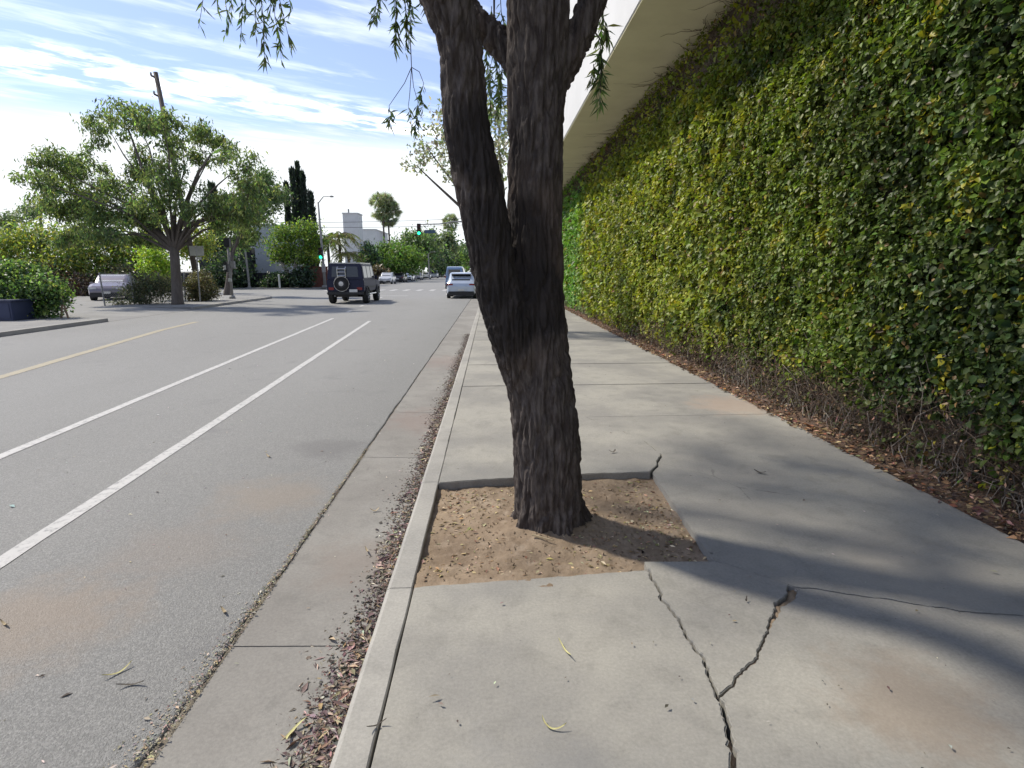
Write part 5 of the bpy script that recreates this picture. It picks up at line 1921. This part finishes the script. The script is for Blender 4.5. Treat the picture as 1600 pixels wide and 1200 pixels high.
pp = empty('pedestrian_signal_pole', (-15.45, 34.7, 0))
tag(pp, 'short grey corner pole with pedestrian signal heads', 'traffic signal')
child(MB().tube([(-15.45, 34.7, -.02), (-15.43, 34.7, 1.6), (-15.42, 34.7, 3.35)], [.085, .07, .06], 10), 'pole', 'pole_grey', pp, smooth=True)
child(MB().lathe([(.19, 0), (.17, .12), (.10, .2)], 12, 'Z', (-15.45, 34.7, 0)), 'base', 'pole_grey', pp)
child(MB().box(-15.72, -15.54, 34.55, 34.85, 1.55, 2.15), 'signal_housing', 'black_plastic', pp, bevel=.02)
child(MB().box(-15.34, -15.12, 34.58, 34.82, 1.75, 2.2), 'signal_housing', 'pole_grey', pp, bevel=.02)
child(MB().box(-15.70, -15.58, 34.53, 34.549, 1.7, 1.95), 'lens', 'sign_face', pp)
child(MB().box(-15.55, -15.35, 34.56, 34.62, 1.0, 1.2), 'push_button', 'sign_face', pp, bevel=.01)
child(MB().box(-15.58, -15.28, 34.55, 34.85, 3.0, 3.5), 'cap_head', 'black_plastic', pp, bevel=.03)

sg = empty('sign_post', (-15.5, 31.0, 0))
tag(sg, 'slim post carrying two blank square signs side by side', 'sign')
child(MB().tube([(-15.5, 31.0, -.02), (-15.42, 31.0, 2.95)], .035, 8), 'post', 'galv', sg)
sc_ = at(308, 392, 31)
child(MB().box(sc_[0] - .36, sc_[0] - .02, 30.93, 30.955, sc_[2] - .25, sc_[2] + .25), 'sign_board', 'sign_face', sg)
child(MB().box(sc_[0] + .02, sc_[0] + .36, 30.93, 30.955, sc_[2] - .25, sc_[2] + .25), 'sign_board', 'sign_face', sg)
child(MB().box(sc_[0] + .0, sc_[0] + .2, 30.94, 30.96, sc_[2] - .45, sc_[2] - .3), 'small_plate', 'sign_face', sg)

p2 = empty('grey_pole', (-21.9, 57.2, 0))
tag(p2, 'plain grey pole standing before the dark tower window', 'pole')
tp2 = at(382, 380, 57.2)
child(MB().tube([(-21.7 - 2.0, 57.2, -.0), (tp2[0], 57.2, tp2[2])], [.12, .09], 8), 'shaft', 'pole_grey', p2)
child(MB().lathe([(.2, 0), (.18, .1), (.12, .16)], 10, 'Z', (-23.7, 57.2, 0)), 'foot', 'pole_grey', p2)
bo_ = ground(436, 57)
bl = empty('bollard', (bo_[0], 57, 0))
tag(bl, 'short pale bollard in front of the dark garden wall', 'bollard')
MB().tube([(0, 0, 0), (-.03, 0, 1.25)], [.10, .09], 10).build('shaft', 'sign_face', bl)
MB().lathe([(.105, 1.2), (.105, 1.27), (.05, 1.31)], 10, 'Z', (-.03, 0, 0)).build('cap', 'sign_face', bl)

up_ = empty('utility_pole', (-16.8, 33.2, 0))
tag(up_, 'tall leaning wooden utility pole rising above the big tree', 'utility pole')
tpu = Vector(at(243, 113, 33.2))
bsu = Vector((-16.55, 33.2, -.02))
child(MB().tube([bsu, bsu.lerp(tpu, .5), tpu], [.16, .14, .11], 10), 'pole', 'wood_pole', up_, smooth=True)
for (va, u0, u1, dz) in ((121, 236, 247, .12), (150, 241, 251, .05)):
    a, b = Vector(at(u0, va - 3, 33.0)), Vector(at(u1, va + 2, 33.3))
    child(MB().tube([a, b], .05, 6), 'crossarm', 'wood_pole', up_)
    child(MB().lathe([(.05, 0), (.06, .08), (.03, .16)], 8, 'Z', tuple(a)), 'insulator', 'galv', up_)
up2 = empty('utility_pole', tuple(ground(66, 62)))
tag(up2, 'thin far utility pole near the left skyline trees', 'utility pole')
tq = Vector(at(62, 315, 62)) - up2.location
MB().tube([(0, 0, 0), tuple(tq)], [.16, .11], 8).build('pole', 'wood_pole', up2)
MB().tube([(tq.x - .7, tq.y, tq.z - .5), (tq.x + .7, tq.y, tq.z - .5)], .06, 6).build('crossarm', 'wood_pole', up2)

fl = empty('far_lamp_pole', tuple(ground(671, 120)))
tag(fl, 'far grey lamp pole rising from the parked car row', 'lamp post')
MB().tube([(0, 0, 0), (-.1, 0, 5.2)], [.16, .11], 8).build('pole', 'pole_grey', fl)
MB().tube([(-.1, 0, 5.15), (.4, 0, 5.5), (1.0, 0, 5.55)], [.06, .05, .04], 6).build('arm', 'pole_grey', fl)
MB().lathe([(.08, 0), (.24, .03), (.2, .12), (.04, .16)], 10, 'Z', (1.2, 0, 5.48)).build('lamp_head', 'pole_grey', fl)
for lb, v0, v1 in (('upper dark wire crossing the street beyond the signals', 345, 338), ('lower thin wire crossing the street beyond the signals', 352, 350)):
    a, b = at(430, v0 + 3, 66), at(900, v1 - 8, 66)
    pts_ = [a + (b - a) * q + np.array([0, 0, -.35 * math.sin(math.pi * q)]) for q in np.linspace(0, 1, 14)]
    tag(MB().tube([tuple(q) for q in pts_], .022, 5).build('overhead_wire', 'black_plastic'), lb, 'wire')


# ------------------------------------------------------------------ vehicles
def wheel(parent, x_, y_, r, side, w=0.2, rim='alloy'):
    ty = MB().lathe([(r * .62, -w / 2), (r * .93, -w / 2), (r, -w * .32), (r, w * .32), (r * .93, w / 2), (r * .62, w / 2)], 24, 'X', (x_, y_, r)).build('wheel', 'rubber', parent, smooth=False)
    s = side
    m_ = MB().lathe([(r * .62, s * w * .30), (r * .60, s * w * .52), (r * .5, s * w * .46), (r * .14, s * w * .50), (r * .05, s * w * .55)], 20, 'X', (x_, y_, r))
    rm = m_.build('rim', rim, ty)
    for k in range(5):
        a = 2 * math.pi * k / 5
        q = MB()
        c, sn_ = math.cos(a), math.sin(a)
        pts = [(x_ + s * w * .53, y_ + c * r * .15, r + sn_ * r * .15), (x_ + s * w * .53, y_ + c * r * .55, r + sn_ * r * .55)]
        q.tube(pts, r * .07, 5)
        rm2 = q.build('spoke', rim, ty)
    return ty


def car(name, label, loc, rz, paint_, L=4.5, W=1.85, H=1.6, shape='hatch', group=None, glass='glass_dark'):
    t = empty(name, loc, rz)
    tag(t, label, 'car', group)
    if shape == 'hatch':
        S = [(-.5, .46, .30), (-.488, .58, .34), (-.455, .68, .34), (-.40, .79, .3), (-.31, .93, .3), (-.20, .985, .3), (-.05, 1.0, .3), (.06, .97, .3), (.15, .85, .3), (.24, .68, .3), (.36, .62, .3), (.45, .53, .3), (.488, .46, .3), (.5, .36, .3)]
        rear, front = (2, 4), (7, 9)
    elif shape == 'van':
        S = [(-.5, .5, .3), (-.495, .9, .3), (-.47, .97, .3), (-.3, 1.0, .3), (-.1, 1.0, .3), (.1, .99, .3), (.2, .95, .3), (.3, .74, .3), (.36, .60, .3), (.46, .52, .3), (.495, .42, .3), (.5, .33, .3)]
        rear, front = (0, 1), (6, 8)
    else:
        S = [(-.5, .44, .3), (-.485, .60, .3), (-.42, .68, .3), (-.33, .71, .3), (-.22, .90, .3), (-.12, .985, .3), (.0, 1.0, .3), (.08, .97, .3), (.16, .86, .3), (.24, .70, .3), (.36, .64, .3), (.46, .55, .3), (.488, .46, .3), (.5, .36, .3)]
        rear, front = (3, 5), (7, 9)
    hw = W / 2
    zb = 0.2
    rings = []
    for (fy, ft, _) in S:
        e = max(0.0, (abs(fy) - .40) / .10)
        wd = hw * (1 - 0.13 * e ** 2)
        zt = ft * H
        belt = min(0.60 * H, zt - 0.03)
        tw = wd * (0.80 if zt > belt + .12 else 0.92)
        rings.append([(wd * .86, zb + .06 * e), (wd * .97, zb + .14), (wd, belt * .62), (wd * .97, belt), (tw, zt - .035), (tw * .86, zt)])
    V, F = [], []
    k = 12
    for (fy, _, _), r_ in zip(S, rings):
        y_ = fy * L
        V += [(a, y_, b) for a, b in r_] + [(-a, y_, b) for a, b in reversed(r_)]
    for i in range(len(S) - 1):
        for q in range(k):
            q2 = (q + 1) % k
            F.append((i * k + q, i * k + q2, (i + 1) * k + q2, (i + 1) * k + q))
    F += [tuple(range(k)), tuple((len(S) - 1) * k + q for q in reversed(range(k)))]
    body = MB().add(V, F).build('body', paint_, t, smooth=False)
    # glass
    def gl(quad, nm, par=t):
        P_ = [Vector(p_) for p_ in quad]
        nrm = (P_[2] - P_[0]).cross(P_[3] - P_[1]).normalized()
        c_ = sum(P_, Vector()) / 4
        if nrm.dot(c_ - Vector((0, 0, H * .5))) < 0:
            nrm = -nrm
        P2 = [p_ + nrm * .012 for p_ in P_]
        P1 = [p_ - nrm * .02 for p_ in P_]
        return MB().add(P1 + P2, [(4, 5, 6, 7), (0, 1, 5, 4), (1, 2, 6, 5), (2, 3, 7, 6), (3, 0, 4, 7)]).build(nm, glass, par)

    def pt(i, j, s=1):
        a, b = rings[i][j]
        return Vector((s * a, S[i][0] * L, b))

    def face(i0, i1, nm):
        a, b, c, d_ = pt(i0, 5, -1), pt(i0, 5, 1), pt(i1, 5, 1), pt(i1, 5, -1)
        c_ = (a + b + c + d_) / 4
        sh = lambda p_: p_.lerp(c_, .07)
        gl([sh(a), sh(b), sh(c), sh(d_)], nm)
    if shape == 'van':
        a, b = pt(1, 5), pt(0, 5)
        gl([(-hw * .6, -L * .499, H * .6), (hw * .6, -L * .499, H * .6), (hw * .58, -L * .497, H * .86), (-hw * .58, -L * .497, H * .86)], 'rear_window')
    else:
        face(rear[0], rear[1], 'rear_window')
    face(front[0], front[1], 'windscreen')
    for s in (1, -1):
        i0, i1 = rear[1], front[0]
        if shape == 'van':
            i0 = 2
        n_w = 2
        ymid = [S[i0][0] * L + .05, (S[i0][0] + S[i1][0]) * L / 2, S[i1][0] * L + .25]
        for q in range(2):
            ya, yb = ymid[q] + .04, ymid[q + 1] - .04
            zl_, zh = 0.63 * H, 0.92 * H
            xl, xh = hw * .955 * s, hw * .835 * s
            tp_ = yb - (.22 if q == 1 else 0)
            bt_ = ya + (.18 if q == 0 and shape != 'van' else 0)
            gl([(xl, ya, zl_), (xl, yb, zl_), (xh, tp_, zh), (xh, bt_, zh)], 'side_window')
        wx = hw - .09
        for yy__ in (-.30 * L, .31 * L):
            r = .33
            MB().lathe([(r + .06, -.1 * s), (r + .06, .103 * s), (r - .04, .103 * s)], 22, 'X', (s * (hw - .098), yy__, r)).build('arch_shade_disc', 'black_plastic', t)  # black disc painted for the shade of a wheel opening, none is cut
            wheel(t, s * (hw - .085), yy__, r, s)
        MB().box(s * hw * .55 if s > 0 else s * hw * .98, s * hw * .98 if s > 0 else s * hw * .55, -L * .497, -L * .455, H * .50, H * .57).build('tail_lamp', 'lamp_red', t, bevel=.015)
        MB().box(s * hw * .5 if s > 0 else s * hw * .93, s * hw * .93 if s > 0 else s * hw * .5, L * .455, L * .494, H * .43, H * .50).build('headlamp', 'lamp_clear', t, bevel=.015)
        MB().box(s * hw - .02 if s > 0 else s * hw - .16, s * hw + .16 if s > 0 else s * hw + .02, L * .17, L * .20, H * .62, H * .70).build('mirror', paint_, t, bevel=.03)
    MB().box(-hw * .88, hw * .88, -L * .515, -L * .46, .19, .46).build('rear_bumper', 'black_plastic', t, bevel=.03)
    MB().box(-hw * .85, hw * .85, L * .46, L * .512, .19, .44).build('front_bumper', 'black_plastic', t, bevel=.03)
    MB().box(-.2, .2, -L * .523, -L * .505, .5, .62).build('number_plate', 'plate_white', t)
    MB().box(-.2, .2, L * .505, L * .52, .38, .50).build('number_plate', 'plate_white', t)
    if shape == 'hatch':
        MB().box(-hw * .72, hw * .72, -L * .40, -L * .325, H * .925, H * .95).build('spoiler', 'black_plastic', t, bevel=.008)
    return t


ZR = Z_ROAD
car('parked_car', 'light silver blue hatchback parked at the kerb behind trunk', (-1.88, 39.0, ZR), 0, 'paint_silverblue', 4.6, 1.9, 1.66)
car('parked_car', 'mauve grey car with sky glare painted on its glass, parked in the lot', (-22.2, 34.8, -0.006), math.pi + 0.35, 'paint_mauve', 4.5, 1.85, 1.45, 'sedan', None, 'glass_skyglare')
car('blue_van', 'taller blue van on the road beyond the silver blue hatchback', (-3.55, 59.5, ZR), 0, 'paint_blue', 5.0, 1.95, 2.2, 'van')
row = [('paint_dark', 'hatch', 'dark hatchback first of the far parked row'), ('paint_whitecar', 'sedan', 'white sedan second in the far parked row'), ('paint_grey', 'sedan', 'grey sedan third in the far parked row'), ('paint_whitecar', 'hatch', 'white hatchback fourth in the far parked row'), ('paint_silver', 'van', 'silver van fifth in the far parked row'), ('paint_whitecar', 'sedan', 'white sedan sixth in the far parked row'), ('paint_dark', 'sedan', 'dark sedan last of the far parked row')]
for i, (pt_, sh_, lb) in enumerate(row):
    car('parked_car', lb, (-14.55, 93 + i * (8 + i * 1.6), ZR), math.pi if i % 3 else 0, pt_, 4.5, 1.82, 1.5 if sh_ != 'van' else 1.95, sh_, 'cars parked down the far kerb')
car('parked_car', 'half hidden grey and white car right of the dark square vehicle', (-14.4, 81, ZR), math.pi, 'paint_silver', 4.4, 1.8, 1.6, 'hatch')


def square_suv(loc):
    t = empty('square_offroader', loc)
    tag(t, 'dark navy boxy off-roader with spare wheel on its rear door', 'car')
    W, L = .93, 4.55      # half width, length
    b = MB()
    # lower tub
    b.box(-W, W, 0, 3.25, .62, 1.22)
    b.build('body', 'paint_navy', t, bevel=.03)
    MB().add([(-W, 3.26, .62), (W, 3.26, .62), (W, 4.5, .62), (-W, 4.5, .62), (-W, 3.26, 1.2), (W, 3.26, 1.2), (W * .98, 4.5, 1.14), (-W * .98, 4.5, 1.14)], [(0, 1, 2, 3), (4, 7, 6, 5), (0, 4, 5, 1), (1, 5, 6, 2), (2, 6, 7, 3), (3, 7, 4, 0)]).build('bonnet', 'paint_navy', t, bevel=.04)
    # cabin with slightly drawn-in sides
    MB().add([(-W * .985, .01, 1.22), (W * .985, .01, 1.22), (W * .985, 3.2, 1.22), (-W * .985, 3.2, 1.22), (-W * .88, .09, 2.02), (W * .88, .09, 2.02), (W * .88, 2.75, 2.02), (-W * .88, 2.75, 2.02)], [(0, 3, 2, 1), (4, 5, 6, 7), (0, 1, 5, 4), (1, 2, 6, 5), (2, 3, 7, 6), (3, 0, 4, 7)]).build('cabin', 'paint_navy', t, bevel=.04)
    MB().box(-W * .86, W * .86, .12, 2.72, 2.015, 2.075).build('roof', 'paint_silver', t, bevel=.03)  # silver colour stands in for the sheen on the navy roof
    for s in (-1, 1):
        g_ = MB().box(s * W * .92 - .01, s * W * .92 + .01, .12, .3, 1, 1)
        for (ya, yb) in ((.22, 1.0), (1.12, 1.95), (2.06, 2.72)):
            x0, x1 = s * (W * .975 + .008), s * (W * .90 + .008)
            yb2 = yb - (.12 if yb > 2.5 else 0)
            MB().add([(x0, ya, 1.32), (x0, yb, 1.32), (x1, yb2, 1.90), (x1, ya + .02, 1.90), (x0 - s * .03, ya, 1.32), (x0 - s * .03, yb, 1.32), (x1 - s * .03, yb2, 1.90), (x1 - s * .03, ya + .02, 1.90)], [(0, 1, 2, 3), (0, 4, 5, 1), (1, 5, 6, 2), (2, 6, 7, 3), (3, 7, 4, 0)]).build('side_window', 'glass_dark', t)
        MB().box(s * W + (-.0 if s > 0 else -.025), s * W + (.025 if s > 0 else .0), .35, 3.1, .80, .88).build('side_strip', 'black_plastic', t)
        MB().tube([(s * (W + .05), .95, .48), (s * (W + .05), 2.75, .48)], .04, 8).build('side_step', 'chrome', t)
        for y_ in (.78, 3.55):
            ar = MB()
            n_ = 10
            pr, pq = [], []
            for q in range(n_ + 1):
                a = math.pi * q / n_
                pr.append((y_ + .50 * math.cos(a), .44 + .46 * math.sin(a)))
                pq.append((y_ + .42 * math.cos(a), .44 + .39 * math.sin(a)))
            V = [(s * (W - .02), a, c) for a, c in pr] + [(s * (W + .06), a, c) for a, c in pr] + [(s * (W + .06), a, c) for a, c in pq] + [(s * (W - .02), a, c) for a, c in pq]
            F = []
            for q in range(n_):
                for r_ in range(4):
                    r2 = (r_ + 1) % 4
                    F.append((r_ * (n_ + 1) + q, r_ * (n_ + 1) + q + 1, r2 * (n_ + 1) + q + 1, r2 * (n_ + 1) + q))
            ar.add(V, F).build('wheel_flare', 'black_plastic', t)
            MB().lathe([(.40, -.12 * s), (.40, .0), (.02, .0)], 20, 'X', (s * (W - .0), y_, .44)).build('wheel_well', 'black_plastic', t)
            wheel(t, s * (W - .07), y_, .385, s, .27)
        lm = MB().box(s * W * .62 if s > 0 else s * W * .9, s * W * .9 if s > 0 else s * W * .62, -.05, .0, .70, .84).build('tail_lamp', 'lamp_red', t, bevel=.01)
        MB().box(s * (W + .05) - .06, s * (W + .05) + .08, 2.95, 3.03, 1.22, 1.42).build('mirror', 'paint_navy', t, bevel=.02)
        MB().lathe([(.10, 0), (.12, .03), (.02, .05)], 12, 'Y', (s * W * .68, 4.5, .95)).build('headlamp', 'lamp_clear', t)
    # rear door, window, spare wheel in its chrome ring, ladder frame
    MB().box(-W * .80, W * .80, -.018, .012, .68, 1.20).build('rear_door', 'paint_navy', t, bevel=.01)
    MB().add([(-W * .72, -.006, 1.36), (W * .72, -.006, 1.36), (W * .68, .055, 1.88), (-W * .68, .055, 1.88), (-W * .72, .03, 1.36), (W * .72, .03, 1.36), (W * .68, .09, 1.88), (-W * .68, .09, 1.88)], [(0, 1, 2, 3), (0, 4, 5, 1), (1, 5, 6, 2), (2, 6, 7, 3), (3, 7, 4, 0)]).build('rear_window', 'glass_dark', t)
    cx = -.16
    ty = MB().lathe([(.20, -.03), (.355, -.03), (.37, -.08), (.37, -.17), (.34, -.22), (.2, -.22)], 26, 'Y', (cx, 0, 1.02)).build('spare_wheel', 'rubber', t)
    MB().lathe([(.372, -.12), (.384, -.12), (.384, -.15), (.372, -.15)], 26, 'Y', (cx, 0, 1.02)).build('chrome_ring', 'chrome', ty)
    MB().lathe([(.13, -.21), (.12, -.235), (.03, -.24)], 18, 'Y', (cx, 0, 1.02)).build('cover_plate', 'alloy', ty)
    MB().lathe([(.24, -.20), (.2, -.225), (.03, -.228)], 18, 'Y', (cx, 0, 1.02)).build('hub', 'black_plastic', ty)
    lf = MB()
    for xx in (cx - .2, cx + .2):
        lf.tube([(xx, -.06, 1.30), (xx, -.07, 1.75), (xx, 0.05, 1.86)], .024, 6)
    for zz in (1.42, 1.6, 1.76):
        lf.tube([(cx - .2, -.065, zz), (cx + .2, -.065, zz)], .02, 6)
    lf.build('ladder', 'chrome', t)
    MB().box(-W * .98, W * .98, -.14, .05, .47, .62).build('rear_bumper', 'black_plastic', t, bevel=.03)
    MB().box(-W * .95, W * .95, 4.48, 4.66, .47, .66).build('front_bumper', 'black_plastic', t, bevel=.03)
    MB().box(.22, .62, -.165, -.142, .60, .74).build('number_plate', 'plate_white', t)
    MB().box(-W * .62, W * .62, .1, 4.3, .36, .60).build('chassis', 'black_plastic', t)
    MB().tube([(-W * .8, .78, .38), (W * .8, .78, .38)], .06, 8).build('rear_axle', 'black_plastic', t)
    MB().tube([(-.55, -.05, .40), (-.55, .5, .42)], .035, 8).build('exhaust', 'galv', t)
    MB().add([(-W * .84, 3.205, 1.24), (W * .84, 3.205, 1.24), (W * .78, 2.80, 1.95), (-W * .78, 2.80, 1.95), (-W * .84, 3.17, 1.24), (W * .84, 3.17, 1.24), (W * .78, 2.76, 1.95), (-W * .78, 2.76, 1.95)], [(0, 1, 2, 3), (0, 4, 5, 1), (1, 5, 6, 2), (2, 6, 7, 3), (3, 7, 4, 0)]).build('windscreen', 'glass_dark', t)
    t.scale = (1.06, 1.0, 1.05)
    return t


square_suv((-7.75, 30.9, ZR))
